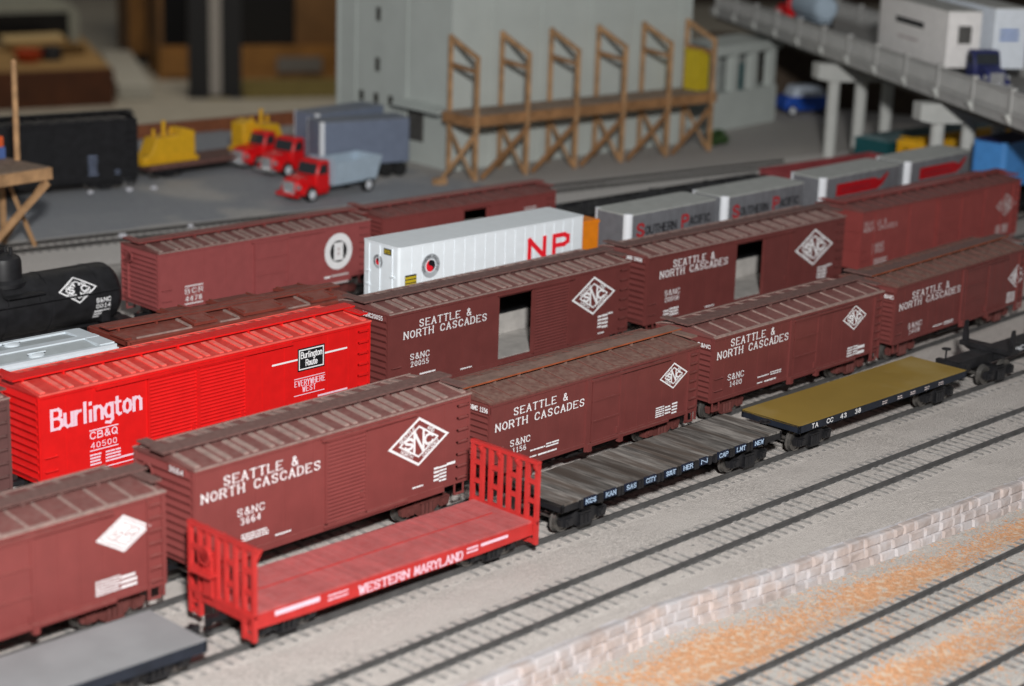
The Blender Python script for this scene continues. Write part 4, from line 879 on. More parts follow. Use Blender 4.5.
# white trailer
t = trailer('long white trailer with red NP letters and a round red and black emblem', (327.9, 140.1), -2.99, 134.9, 28, DK, 13.5, 50.3, NPWHITE, NPWHITE, None, 'trailers riding on flat cars', seams=18, rr=1.6)
Yt = -14-.25; hz = -DK
def monad(t, P, off, cx, cz, R):
    n = 36
    def ring(P, r0, r1, m, name, par):
        mb = MB(); mb.add([P(cx+k*math.cos(2*math.pi*i/n), cz+k*math.sin(2*math.pi*i/n)) for k in (r0, r1) for i in range(n)], [(i, (i+1) % n, n+(i+1) % n, n+i) for i in range(n)]); return mb.build(name, m, par, smooth=False)
    e = ring(P(0), R*1.02, R*.58, mat('pale_grey_ring', (0.42, 0.45, 0.48), 0.5, var=0.05), 'emblem_ring', t)
    mb = MB(); wds = 'NORTHERN PACIFIC'; k = len(wds)
    for i, ch in enumerate(wds):
        if ch == ' ': continue
        a = math.radians(210-i*240/(k-1))
        def Q(u, v, a=a): rr_ = R*.68+v; return P(.06)(cx+rr_*math.cos(a)+u*math.sin(a), cz+rr_*math.sin(a)-u*math.cos(a))
        text(mb, Q, ch, -R*.07, R*.07, 0, R*.24, .2)
    mb.build('emblem_lettering', DKLET, e, smooth=False)
    # red and black halves divided by an S curve
    r = R*.5; red, blk = [], []
    half = [(cx+r*math.cos(math.radians(a)), cz+r*math.sin(math.radians(a))) for a in range(90, 271, 10)]
    s1 = [(cx+r/2*math.cos(math.radians(a)), cz-r/2+r/2*math.sin(math.radians(a))) for a in range(-90, 91, 15)]
    s2 = [(cx-r/2*math.sin(math.radians(a)), cz+r/2-r/2*math.cos(math.radians(a))) for a in range(0, 181, 15)]
    mb = MB(); pts = half+s1+s2; mb.add([P(.03)(*p) for p in pts], [tuple(range(len(pts)))]); mb.build('emblem_red_half', NPRED, e, smooth=False)
    mb = MB(); h2 = [(cx+r*math.cos(math.radians(a)), cz+r*math.sin(math.radians(a))) for a in range(90, -91, -10)]
    pts = h2+s1+s2; mb.add([P(.03)(*p) for p in pts], [tuple(range(len(pts)))]); mb.build('emblem_black_half', BLACK, e, smooth=False)
monad(t, lambda o: (lambda u, v: (u, Yt-o, v+hz)), 0, -46, 51.2, 6.2)
for s_, a, b in (('N', 25.2, 36.6), ('P', 44, 55)):
    mb = MB(); text(mb, lambda u, v: (u, Yt, v+hz), s_, a, b, 44.6, 10.2, .28, .24, False); mb.build('red_letter', NPRED, t, smooth=False)
def sign(t, P, u0, u1, v0, v1):
    mb = MB(); mb.add([P(0)(u0, v0), P(0)(u1, v0), P(0)(u1, v1), P(0)(u0, v1)], [(0, 1, 2, 3)]); s = mb.build('sign_plate', DKLET, t, smooth=False)
    mb = MB(); rows(mb, P(.08), u0+.5, u1-.5, v0+.6, v1-.6, 3, .7, 5); mb.build('sign_marks', YELDK, s, smooth=False)
sign(t, lambda o: (lambda u, v: (u, Yt-o, v+hz)), -63.4, -55.6, 41.7, 48.4)
PE = lambda o: (lambda u, v: (-67.45-.25-o, -u, v+hz))
monad(t, PE, 0, -1.8, 53.5, 3.6); sign(t, PE, 2.6, 8.4, 58.2, 61.4)
q = MB()
for y in (-9, 0.6, 9): q.box(-67.9, -67.4, y-.25, y+.25, 16, 49)
for z in (20, 27, 34): q.box(-68.2, -67.4, 8, 11, z, z+.8); q.box(-68.2, -67.4, -11, -8, z, z+.8)
q.build('door_hinge', NPWHITE, t)
# silver trailers
def sp_trailer(x0, L, label, m=SPGREY, roofm=SPROOF, cornerm=ALU, grp='silver trailers with dark lettering'):
    xm = x0+L/2; return trailer(label, (xm, t4(xm)), t4r(xm), L, 27, DK, 12.5, 45.4, m, roofm, cornerm, grp, seams=12, rr=3.4)
def sp_text(t, L):
    P = lambda u, v: (u-L/2, -13.5-.22, v-DK)
    for s_, a, b, z, h, m in (('S', 8.0, 13.6, 45, 6.8, DKRED), ('OUTHERN', 15.2, 42, 45.4, 4.6, DKLET), ('P', 47.6, 52.6, 45.6, 6.6, DKRED), ('ACIFIC', 54.4, 72.5, 46, 4.6, DKLET)):
        mb = MB(); text(mb, P, s_, a, b, z, h, .24, .2, False); mb.build('lettering', m, t, smooth=False)
t = sp_trailer(432.5, 80, 'silver trailer with red and dark lettering nearest the white trailer'); sp_text(t, 80)
t = sp_trailer(519, 80, 'silver trailer with red and dark lettering in front of the dull red gondola'); sp_text(t, 80)
def red_panel(t, L):
    P = lambda u, v: (u-L/2, -13.5-.22, v-DK)
    mb = MB(); pts = [(14, 45), (14.5, 53), (56, 53), (63, 51), (71, 55), (72.5, 54), (66, 47.5), (60, 45)]
    mb.add([P(*p) for p in pts], [tuple(range(len(pts)))]); pn = mb.build('red_panel', DKRED, t, smooth=False)
    mb = MB(); rows(mb, lambda u, v: (u-L/2, -13.5-.30, v-DK), 20, 52, 47, 50.5, 2, .4, 3); mb.build('panel_lettering', mat('faint_lettering', (0.25, 0.02, 0.03), 0.5), pn, smooth=False)
t = sp_trailer(617.5, 88, 'silver trailer with a red wing panel, fourth along the trailer row', grp='silver trailers with red panels'); red_panel(t, 88)
t = sp_trailer(713, 80, 'silver trailer with a red wing panel beside the light blue trailer', grp='silver trailers with red panels'); red_panel(t, 80)
sp_trailer(838, 84, 'light blue trailer under the bridge at the right end of the trailer row', BLUE, BLUEDK, BLUE, None)
t = thing('shipping_crate', 'orange upright crate wedged between the white trailer and the first silver trailer', 'crate', (404.5, t4(404.5)+.5, DK+.05), t4r(404))
q = MB(); q.box(-6.8, 6.8, -11, 13, 0, 45.5); c_ = q.build('crate_box', ORANGE, t)
q = MB()
for z in (.5, 22, 43.5): q.box(-7.2, 7.2, -11.4, 13.4, z, z+1.6)
q.build('crate_batten', ORANGE, c_)

# ------------------------------------------------------------------ ground, track
yard_track = {}
def trk(a, b, c, lo=-500, hi=700):
    def f(x):
        dx = x-200; d = max(lo, min(hi, dx)); y = a+b*d+c*d*d
        return y+(b+2*c*d)*(dx-d)
    return f
T = {-2: trk(-260.2, -0.037, 5e-5), -1: trk(-207.45, -.037004, 5.1e-5, -220, 320), 0: trk(-124.32, -.015481, -5.3e-5, -400, 500), 1: trk(-71.63, -.027893, -1.1e-5), 2: trk(-19.05, -.002789, 8e-6),
     3: trk(93.41, -.013804, -3.6e-5), 4: trk(146.48, -.053047, 2.4e-5), 5: trk(274.55, -.046908, -3.9e-5), 6: (lambda x: 489-.2*(x-250))}
ZL = -10.74
def wall_y(x):      # foot of the yard's edge above the stone wall
    pts = [(-300, -138), (45, -146), (127, -147.5), (183, -156), (278, -165.7), (357, -171.8), (600, -188), (1700, -260)]
    for (x0, y0), (x1, y1) in zip(pts, pts[1:]):
        if x <= x1: return y0+(y1-y0)*(x-x0)/(x1-x0)
    return pts[-1][1]
def hnoise(x, y):
    return math.sin(x*.61+1.3*math.sin(y*.43))*math.sin(y*.57+1.7*math.sin(x*.37))
def near_track(x, y, ids):
    return min(abs(y-T[i](x)) for i in ids)
def grid(name, xs, ys, zf, m, yf=None):
    mb = MB(); ny = len(ys)
    for x in xs:
        for y in ys:
            yy = yf(x, y) if yf else y; mb.v.append((x, yy, zf(x, yy)))
    mb.f = [(i*ny+j, (i+1)*ny+j, (i+1)*ny+j+1, i*ny+j+1) for i in range(len(xs)-1) for j in range(ny-1)]
    return mb.build(name, m)
def frange(a, b, s):
    o = []; x = a
    while x < b: o.append(x); x += s
    return o+[b]
TIE_T = -1.78
rg = random.Random(11)
def yard_z(x, y):
    z = -1.98+.10*hnoise(x*1.1, y*1.1)+.14*hnoise(x*.19, y*.17)+rg.uniform(-.06, .06)
    d = near_track(x, y, (0, 1, 2))
    if 15 < d: z -= .35
    return z
xs = frange(-420, -120, 20)[:-1]+frange(-120, 560, 2.6)+frange(580, 1250, 30)
ysn = frange(0, 1, .008)
o = grid('ground', xs, ysn, yard_z, BALLAST, lambda x, k: wall_y(x)+(40-wall_y(x))*k); struct(o)
o = grid('ground_back', frange(-420, 1330, 40), frange(40, 770, 20), lambda x, y: -2.9+rg.uniform(-.15, .15), BALLAST if False else FARGROUND); struct(o)
o = grid('ground_middle', frange(-420, 1300, 30), frange(40, 330, 10), lambda x, y: -2.55+rg.uniform(-.1, .1), BALLAST); struct(o)
# roadbed strip of the far empty track
o = grid('ground_roadbed', frange(-300, 1200, 20), [-66, -40, -14, 0, 14, 22], lambda x, y: -2.2+rg.uniform(-.1, .1), ROADBED, lambda x, k: 489-.2*(x-250)+k); struct(o)
# cinder lot beyond
o = grid('ground_lot', frange(-300, 660, 20), frange(0, 1, .1), lambda x, y: -2.3+rg.uniform(-.15, .15), LOTM, lambda x, k: (489-.2*(x-250)+16)+k*(765-(489-.2*(x-250)+16))); struct(o)
# layout table carcass
q = MB(); q.box(-430, 1340, -420, 775, -60, -16.5); struct(q.build('layout_base', mat('plywood', (0.25, 0.17, 0.1), 0.8), None))
q = MB(); q.box(-430, 1340, 40, 775, -16.4, -3.4); struct(q.build('layout_subbase', mat('plywood', (0.25, 0.17, 0.1)), None))
# lower ground in front of the stone wall: orange stones lie between the wall and the track and below the track
def gravel_spread(o):
    at = o.data.attributes.new('gravel', 'FLOAT', 'POINT'); vals = []
    for v in o.data.vertices:
        x, y = v.co.x/MM, v.co.y/MM; dw = wall_y(x)-4-y; d1 = y-T[-1](x); d2 = y-T[-2](x); g = 0.0
        if d1 > 13: g = max(0, min(.95, (dw-6)/8))*max(0.0, min(1, (d1-13)/4))*(.8+.2*math.sin(x*.06))
        elif d1 < -15 and d2 > 14: g = min(1, (-15-d1)/6)*min(1, max(0, (d2-14)/6))*(.62+.2*math.sin(x*.045+y*.08))
        elif d2 < -14: g = .5
        vals.append(g)
    at.data.foreach_set('value', vals)
# lower ground
def low_z(x, y):
    d = min(abs(y-T[-1](x)), abs(y-T[-2](x)) if T[-2] else 99)
    h = ZL-1.98+.12*hnoise(x*1.3, y)+.15*hnoise(x*.19, y*.17)+rg.uniform(-.08, .08)
    if d > 16: h -= min(1.0, (d-16)*.2)
    return h
o = grid('ground_lower', frange(-420, 40, 20)[:-1]+frange(40, 480, 3)+frange(500, 1250, 40), frange(0, 1, .014), low_z, ORGRAVEL, lambda x, k: wall_y(x)-4+k*(-420-wall_y(x)+4)); struct(o)
gravel_spread(o)
def track(label, fn, x0, x1, z, ties=True, tx=None, rm=RAILM, grp='yard tracks', tm=None):
    t = thing('railroad_track', label, 'railroad track', (0, 0, z), 0, grp)
    n = max(2, int((x1-x0)/12)); xs = [x0+(x1-x0)*i/n for i in range(n+1)]
    prof = [(-1.2, -2.1), (1.2, -2.1), (1.2, -1.7), (.35, -1.4), (.35, -.8), (.5, -.55), (.5, 0), (-.5, 0), (-.5, -.55), (-.35, -.8), (-.35, -1.4), (-1.2, -1.7)]
    for s in (-1, 1):
        mb = MB(); k = len(prof)
        for x in xs:
            sl = (fn(x+1)-fn(x-1))/2; l = math.hypot(1, sl); nx, ny = -sl/l, 1/l
            for a, zz in prof:
                d = s*(8.75)+a; mb.v.append((x+nx*d, fn(x)+ny*d, zz))
        mb.f = [(i*k+j, (i+1)*k+j, (i+1)*k+(j+1) % k, i*k+(j+1) % k) for i in range(n) for j in range(k)]+[tuple(range(k)), tuple(range(n*k+k-1, n*k-1, -1))]
        mb.build('rail', rm, t)
    if ties:
        me = []
        for q_ in range(3):
            b = MB(); b.box(-.95, .95, -15.6+q_*.3, 15.6-q_*.25, -4.0, TIE_T)
            for y in (-8.75, 8.75): b.box(-.9, .9, y-2.0, y-1.3, TIE_T-.1, TIE_T+.3); b.box(-.9, .9, y+1.3, y+2.0, TIE_T-.1, TIE_T+.3)
            me.append(b.mesh('tie', tm or TIE))
        a, b_ = tx or (x0, x1); rr = random.Random(int(a)); sp = 5.6; cnt = 0; x = a
        rest = MB()
        while x < b_:
            sl = math.degrees(math.atan((fn(x+1)-fn(x-1))/2))
            if cnt < 98: put('tie', me[cnt % 3], t, (x+rr.uniform(-.25, .25), fn(x), rr.uniform(-.3, .05)), sl+rr.uniform(-1, 1))
            else:
                y = fn(x); rest.box(x-1.3, x+1.3, y-15.6, y+15.6, -4, TIE_T+rr.uniform(-.3, .05))
            cnt += 1; x += sp
        if rest.v: o = rest.build('tie', TIE, t); o['kind'] = 'stuff'
    return t
track('empty track just above the pale stone wall', T[0], -300, 1200, 0, tx=(-60, 480))
track('track carrying the row of flat cars', T[1], -400, 1200, 0, tx=(-110, 640))
track('track under the nearest row of brown boxcars', T[2], -400, 1200, 0, tx=(-90, 440))
track('track under the red boxcar row', T[3], -400, 1200, 0, ties=True, tx=(-40, 480))
track('track under the hoppers and piggyback trailers', T[4], -400, 1200, 0, tx=(-40, 480))
track('track under the tank car and far boxcars', T[5], -400, 1200, 0, tx=(20, 560))
track('empty dusty track along the cinder lot', T[6], -200, 930, 0, tx=(200, 740), rm=RAILTOP)
track('short track under the teal gondola behind the yellow boxcar', (lambda x: 266-.114*(x-1001)), 915, 1120, 0, tx=(920, 1110))
track('low track below the stone wall', T[-1], 20, 900, ZL, tx=(60, 480))
track('low track at the bottom right picture corner', T[-2], 20, 900, ZL, tx=(60, 480))

# stone retaining wall
t = thing('retaining_wall', 'pale pink cut stone retaining wall between the upper and lower tracks', 'wall', (0, 0, 0))
q = MB(); xs = frange(-100, 1000, 12)
for x0, x1 in zip(xs, xs[1:]):
    q.add([(x0, wall_y(x0)-4.2, -15), (x1, wall_y(x1)-4.2, -15), (x1, wall_y(x1)-3.2, -2.3), (x0, wall_y(x0)-3.2, -2.3), (x0, wall_y(x0)+1, -15), (x1, wall_y(x1)+1, -15), (x1, wall_y(x1)+1, -2.3), (x0, wall_y(x0)+1, -2.3)],
          [(0, 1, 2, 3), (3, 2, 6, 7), (4, 7, 6, 5)])
q.build('wall_core', MORTAR, t)
q = MB(); rs = random.Random(5)
for row, (z0, z1) in enumerate(((-14.6, -10.4), (-10.2, -6.1), (-5.9, -1.9))):
    x = 0-row*3.2
    while x < 620:
        ln = rs.uniform(5.5, 11.5); a, b = x+.3, x+ln-.3; m_ = (a+b)/2
        def yb(x, z): return wall_y(x)-4.2+(z+15)/12.7*1.0
        d = rs.uniform(.5, 1.3); e = .7; zt = z1+(rs.uniform(-.3, .5) if row == 2 else 0)
        f4 = [(a, z0), (b, z0), (b, zt), (a, zt)]; i4 = [(a+e, z0+e), (b-e, z0+e), (b-e, zt-e*.8), (a+e, zt-e*.8)]
        vs = [(px, yb(px, pz), pz) for px, pz in f4]+[(px, yb(px, pz)-d-rs.uniform(-.25, .25), pz) for px, pz in i4]+[(px, yb(px, pz)+2.4, pz) for px, pz in f4]
        q.add(vs, [(4, 5, 6, 7), (0, 1, 5, 4), (1, 2, 6, 5), (2, 3, 7, 6), (3, 0, 4, 7), (3, 2, 10, 11), (0, 3, 11, 8), (1, 9, 10, 2), (8, 9, 1, 0)])
        x += ln
q.build('stone_course', STONE, t, smooth=False)

# ------------------------------------------------------------------ timber platform at the left edge
def H(a, hd): c, s = math.cos(math.radians(hd)), math.sin(math.radians(hd)); return (a[0]*c-a[1]*s, a[0]*s+a[1]*c)
t = thing('timber_platform', 'weathered timber platform on crossed legs at the left picture edge', 'platform', (279, 461, -2.6), 4)
q = MB()
for i in range(10): q.box(-110+i*11.0, -110+i*11.0+10.6, 0, 54, 53.5, 56.2)
q.build('deck_boards', WOODTOP, t)
for nm, y in (('front_beam', -1.6), ('rear_beam', 51)):
    q = MB(); q.box(-110, .4, y, y+2.6, 48.5, 55.8); q.build(nm, WOOD, t)
q = MB(); q.box(-2.2, .8, 1.2, 50.8, 48.8, 53.4); q.build('end_beam', WOOD, t)
for x in (-3, -62, -106):
    q = MB(); q.box(x-1.5, x+1.5, 44, 47, 0.1, 53.4); q.build('post', WOOD, t)
    for a, b in (((x+2.6, 46, 46), (x+8, 24, .6)), ((x+1.2, 3, 48), (x-1.4, 43, 3))):
        q = MB(); q.bar(a, b, 1.8, 2.2); q.build('leg_brace', WOOD, t)
for a, b in (((-1, 1.6, 46), (-50, 1.6, 9)), ((-52, 1.6, 46), (-106, 1.6, 9))):
    q = MB(); q.bar(a, b, 2.2, 4.0); q.build('front_brace', WOOD, t)
q = MB(); q.cyl((-1.2, 31, 50), (-1.2, 31, 118), 1.9, 8); q.cyl((-1.2, 31, 118), (-1.2, 31, 119.6), 1.9, 8, .9); q.build('mast', WOOD, t)
# small load at the very left edge of the platform
t2 = thing('tool_crate', 'orange and blue crate on the timber platform at the left picture edge', 'crate', (268, 507, 53.7), 4)
q = MB(); q.box(-12, 5, -6, 6, 0, 7.4); q.build('crate_base', mat('dusty_blue', (0.08, 0.14, 0.36), 0.6), t2)
q = MB(); q.box(-12, 4, -5.5, 5.5, 7.5, 14); q.box(-10, 2, -3, 3, 14, 16); q.build('crate_top', mat('orange_red', (0.75, 0.12, 0.03), 0.6), t2)

# ------------------------------------------------------------------ dock and grain elevator
HD = -6.8
t = thing('loading_dock', 'long timber loading dock with open roof frames in front of the grey elevator', 'dock', (668.6, 468.6, -3), HD)
D = 33; zd = 51
q = MB()
for i in range(66): q.box(-4+i*4.1, -4+i*4.1+3.9, -.5, D, zd-3.2, zd-.6)
q.build('deck_boards', WOODTOP, t)
for y in (-2.4, D-.4):
    q = MB(); q.box(-4, 266, y, y+2.4, zd-9, zd-1.0); q.build('edge_beam', WOODDK, t)
q = MB(); q.box(-5.6, -4, -2, D, zd-9, zd-1); q.build('end_beam', WOODDK, t)
for i in range(6):
    x = i*52
    for y, h in ((-1.2, 96.5), (D-1.2, 109.5)):
        q = MB(); q.box(x-1.4, x+1.4, y-2.2, y+.6, .1, h); q.build('post', WOOD, t)
    q = MB(); q.bar((x, D-1, 108), (x, -2.4, 94.5), 2.4, 3.2); q.build('rafter', WOOD, t)
    q = MB(); q.bar((x, D-1, 87), (x, -2.4, 84), 2.2, 3.0); q.build('cross_tie', WOODDK, t)
    for a, b in (((x+2, D-2, 3), (x+2, -1, 40)), ((x-2, -1, 3), (x-2, D-2, 40))):
        q = MB(); q.bar(a, b, 1.5, 2.4); q.build('brace', WOOD, t)
    if i < 6:
        xa = x-48 if i else x-40
        if i: q = MB(); q.bar((x-1, -3.6, 38), (x-47, -3.6, 2), 2.0, 3.2); q.build('front_brace', WOODDK, t)
q = MB(); q.box(-39, -29, -4, 2, .2, 5.5); q.bar((-33, -1, 4), (-1.6, -1, 34), 1.6, 2.6); q.build('footing_brace', WOOD, t)
t = thing('yellow_crate', 'tall yellow crate standing at the far end of the timber dock', 'crate', (673.4, 468, 0), HD)
q = MB(); q.box(250, 262, 10, 27, 47.5, 80); q.box(249, 263, 9, 28, 80, 82)
for z in (55, 64, 73): q.box(249.4, 250, 10, 27, z, z+1.5)
q.build('crate_box', YELDK, t)

t = thing('grain_elevator', 'tall pale grey concrete elevator building behind the timber dock', 'building', (681, 506, -3.2), HD)
q = MB(); q.box(0, 265, 0, 155, 0, 260); q.build('tower', CONC, t)
q = MB(); q.box(265, 340, 90, 150, 0, 255); q.build('wing', mat('darker_concrete', (0.30, 0.32, 0.31), 0.9), t)  # wing in a darker grey concrete
for y0 in (0, 57, 127, 151):
    q = MB(); q.box(-.9, 0, y0, y0+3.5, 0, 258); q.build('pilaster', CONC, t)
for x0 in (40, 92, 146, 198, 250):
    q = MB(); q.box(x0, x0+3, -.6, 0, 0, 258); q.build('pilaster', CONC, t)
for y, z in ((119, 45.6), (98.8, 45.8), (79, 46)):
    q = MB(); q.box(-.8, -.1, y-2.8, y+2.8, z-4, z+4); q.build('window', CONCDK, t)
for y, z in ((97.3, 73.6), (96.8, 114.6), (96.5, 155), (96.5, 195)):
    q = MB(); q.box(-.8, -.1, y-2.6, y+2.6, z-5.5, z+5.5); q.build('window', CONCDK, t)
q = MB(); q.box(-1.2, -.1, 35, 54.5, 18.6, 45); q.build('louvered_door', mat('dark_grey_louvre', (0.085, 0.082, 0.078), 0.7, var=0.1), t)
q = MB()
for i in range(10): q.box(-1.7, -1.2, 35.5, 54, 19.4+i*2.5, 20.8+i*2.5)
q.build('louvre_slat', mat('dark_grey_louvre', (0.085, 0.082, 0.078)), t)
q = MB(); q.prism([(-14, 46.4), (0, 49.4), (0, 51), (-14, 48)], -.4, 60, 'y'); q.box(-1, 0, 0, 60, 45.8, 51.4); q.build('awning', CONC, t)
# bridge abutment with columns
t = thing('bridge_abutment', 'pale grey concrete abutment with open columns under the far end of the bridge', 'abutment', (1003, 492, -3.2), 3)
q = MB(); q.box(0, 108, 0, 44, 0, 35); q.build('base_block', CONC, t)
for x in (3, 36, 68, 100):
    for y in (0, 36): q = MB(); q.box(x-4, x+4, y, y+8, 35, 69); q.build('column', CONC, t)
q = MB(); q.box(12, 96, 14, 32, 35.1, 68.8); q.build('inner_wall', mat('darker_concrete', (0.30, 0.32, 0.31), 0.9), t)  # inner wall in the same darker grey
q = MB(); q.box(-6, 110, -2, 46, 69, 78); q.build('cap_slab', CONC, t)
q = MB(); q.lathe([(1.8, 0), (1.8, 24), (0, 25)], (50, 3, 35.1), 'z', 10); q.build('drain_barrel', TEAL, t)

# ------------------------------------------------------------------ road bridge
BA = math.degrees(math.atan2(-.81079, -.58533))
BR = thing('road_bridge', 'grey concrete road bridge with slotted railings at upper right', 'bridge', (1125, 561, 0), BA)
# local x runs along the bridge towards the viewer, local -y... the far side is +y after the turn
def by(n): return n            # n = distance across, away from the viewer
fl = -1 if (Vector((math.cos(math.radians(BA+90)), math.sin(math.radians(BA+90)))).dot(Vector((.81079, -.58533))) < 0) else 1
def bbox(q, x0, x1, n0, n1, z0, z1): q.box(x0, x1, min(fl*n0, fl*n1), max(fl*n0, fl*n1), z0, z1)
q = MB(); bbox(q, -80, 760, 1, 104, 83.5, 88); q.build('deck', ROADM, BR)
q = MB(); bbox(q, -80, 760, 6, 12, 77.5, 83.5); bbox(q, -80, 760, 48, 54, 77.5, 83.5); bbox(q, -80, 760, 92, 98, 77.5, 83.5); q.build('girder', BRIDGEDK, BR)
for n0 in (0, 103):
    q = MB(); bbox(q, -80, 760, n0, n0+2, 82, 89); bbox(q, -80, 760, n0-.7, n0+2.7, 88, 89.6); q.build('kerb', BRIDGE, BR)
    for i in range(14):
        x = -61+i*60; q = MB(); bbox(q, x-2, x+2, n0-.8, n0+2.6, 89.4, 106.4); bbox(q, x-2.6, x+2.6, n0-1.2, n0+3, 105.4, 107); q.build('railing_post', BRIDGE, BR)
        if n0 == 0:
            q = MB(); q.prism([(fl*0, 82), (fl*-3.6, 88), (fl*-3.6, 89.4), (fl*0, 89.4)], x-2.6, x+2.6, 'x'); q.build('bracket', PIER, BR)
        if i < 13:
            q = MB(); bbox(q, x+2, x+58, n0+.2, n0+1.6, 102.5, 105.4); bbox(q, x+2, x+58, n0+.2, n0+1.6, 89.5, 92.4)
            for k in range(17): xx = x+3+k*3.3; bbox(q, xx, xx+1.9, n0+.4, n0+1.4, 92.3, 102.6)
            q.build('railing_panel', BRIDGE, BR)
for s in (252, 468, 684):
    q = MB(); q.prism([(fl*-9, 77.4), (fl*112, 77.4), (fl*112, 70), (fl*100, 62.7), (fl*2, 62.7), (fl*-9, 65)], s-7.5, s+7.5, 'x'); pc = q.build('pier_cap', PIER, BR)
    for n_ in (8.5, 33, 57):
        q = MB(); q.cyl((s, fl*n_, -3.2), (s, fl*n_, 62.8), 5.2, 20); q.build('pier_column', PIER, BR)
q = MB(); bbox(q, -80, 760, 51, 51.7, 88.0, 88.12); q.build('lane_line', FADED, BR)
def on_bridge(s, n): c, s_ = math.cos(math.radians(BA)), math.sin(math.radians(BA)); return (1125+c*s-s_*fl*n, 561+s_*s+c*fl*n)

# ------------------------------------------------------------------ model road vehicles
def wheel_parts(t, spots, r=5.4, w_=3.4, hubm=None):
    for x, y in spots:
        q = MB(); q.lathe([(r*.5, -w_/2), (r*.93, -w_/2), (r, -w_*.3), (r, w_*.3), (r*.93, w_/2), (r*.5, w_/2), (r*.5, -w_/2)], (x, y, r), 'y', 20); wv = q.build('wheel', RUBBER, t)
        q = MB(); q.lathe([(0, -w_*.62), (r*.6, -w_*.53), (r*.6, w_*.53), (0, w_*.62)], (x, y, r), 'y', 14); q.build('hub', hubm or ALU, wv)
def lorry(label, loc, rot, cabm, body, bodym, Lw=75, group=None, z=-2.3):
    """1950s lorry, nose towards -x; origin under the front axle"""
    t = thing('toy_truck', label, 'truck', (loc[0], loc[1], z), rot, group)
    W = 11.5
    q = MB(); q.prism([(-11, 7), (-11.6, 10), (-11, 15), (-8, 17.2), (6, 18.4), (6, 7)], -7.6, 7.6, 'y'); q.build('hood', cabm, t, bevel=1.2)
    for s in (-1, 1):
        q = MB(); pts = [(7.4*math.cos(math.radians(a)), 5.2+7.4*math.sin(math.radians(a))) for a in range(0, 181, 20)]; inn = [(6.0*math.cos(math.radians(a)), 5.2+6.0*math.sin(math.radians(a))) for a in range(180, -1, -20)]
        q.prism(pts+inn, min(s*7, s*W), max(s*7, s*W), 'y'); q.box(-9.6, -6.2, min(s*7, s*W), max(s*7, s*W), 5.6, 9.6); q.box(6.2, 18, min(s*8, s*W), max(s*8, s*W), 4.6, 6.0); q.build('fender', cabm, t, bevel=.6)
        q = MB(); q.lathe([(0, -1.2), (1.5, -1.0), (1.7, 0), (1.7, 1.2), (0, 1.2)], (-11.2, s*8.8, 11.4), 'x', 14); q.build('headlight', CHROME, t)
    q = MB(); q.prism([(5.6, 6), (5.6, 18), (8.6, 27), (10.4, 28.4), (18, 28.4), (19.4, 27), (20, 6)], -10.6, 10.6, 'y'); cb = q.build('cab', cabm, t, bevel=1.2)
    q = MB(); q.prism([(5.75, 18.6), (8.4, 26.3), (8.15, 26.5), (5.4, 18.8)], -8.8, 8.8, 'y'); q.build('windshield', GLASS, cb)
    for s in (-1, 1): q = MB(); q.prism([(8, 18.8), (9.8, 25.8), (16.6, 25.8), (16.6, 18.8)], min(s*10.5, s*10.8), max(s*10.5, s*10.8), 'y'); q.build('side_window', GLASS, cb)
    q = MB(); q.box(-12.3, -11.3, -5.4, 5.4, 6.6, 15)
    for i in range(6): q.box(-12.8, -12.2, -5+i*1.8, -4.1+i*1.8, 7, 14.6)
    q.build('grille', CHROME, t)
    q = MB(); q.box(-14, -12.6, -W, W, 4.6, 6.8); q.build('bumper', CHROME if body != 'dump' else cabm, t)
    q = MB(); q.box(-9, Lw+(5 if body == 'tractor' else 10), -4.5, 4.5, 5.6, 8.4); q.cyl((Lw, -9, 5.4), (Lw, 9, 5.4), 1.2, 8); q.cyl((0, -9, 5.4), (0, 9, 5.4), 1.2, 8); q.build('chassis', RUBBER, t)
    if body == 'dump':
        a, b = 22, Lw+14; q = MB(); q.prism([(a, 10), (b-6, 10), (b, 26), (a, 26)], -13, -12, 'y'); q.prism([(a, 10), (b-6, 10), (b, 26), (a, 26)], 12, 13, 'y'); q.box(a, a+1.2, -12, 12, 10, 29); q.prism([(b-6, 10), (b, 26), (b-1.2, 26), (b-7.2, 10)], -12, 12, 'y'); q.box(a, b-6, -12, 12, 9, 10.4)
        q.build('dump_body', bodym, t)
    elif body == 'box':
        a, b = 22, Lw+16; q = MB(); q.box(a, b, -12.4, 12.4, 9, 34); q.build('box_body', bodym, t, bevel=.8)
    elif body == 'tank':
        a, b = 24, Lw+18; q = MB(); q.lathe([(0, a), (9, a+.6), (11.4, a+3), (12, a+6), (12, b-6), (11.4, b-3), (9, b-.6), (0, b)], (0, 0, 21), 'x', 28); q.box(a+4, b-4, -6, 6, 8.4, 12); q.build('tank_body', bodym, t)
    elif body == 'tractor':
        q = MB(); q.cyl((Lw, 0, 8.4), (Lw, 0, 10), 6.5, 18); q.build('fifth_wheel', RUBBER, t)
    wheel_parts(t, [(0, -10.4), (0, 10.4), (Lw, -11), (Lw, 11)])
    return t
lorry('red toy dump truck with a pale grey open body, nearest the tracks', (513, 493), 4, TRUCKRED, 'dump', PALEBLUE, Lw=59)
lorry('red toy tractor truck parked behind the red dump truck', (562, 576), 4, TRUCKRED, 'tractor', PALEBLUE, Lw=36)
lorry('red toy tractor truck furthest back, beside the yellow machine', (564, 612), 4, TRUCKRED, 'tractor', PALEBLUE, Lw=36)
# grey road trailers behind them
for (x, y), lb in (((609, 535), 'slate grey road trailer beside the elevator, behind the pale dump body'), ((630, 580), 'slate grey road trailer further back, mostly hidden by the other grey trailer')):
    tt = trailer(lb, (x, y), -17 if x < 620 else 3, 76, 27, -2.3, 11.5, 45.5, SLATE, SLATETOP, ALU if True else None, 'slate grey road trailers', seams=0, rr=2.6)
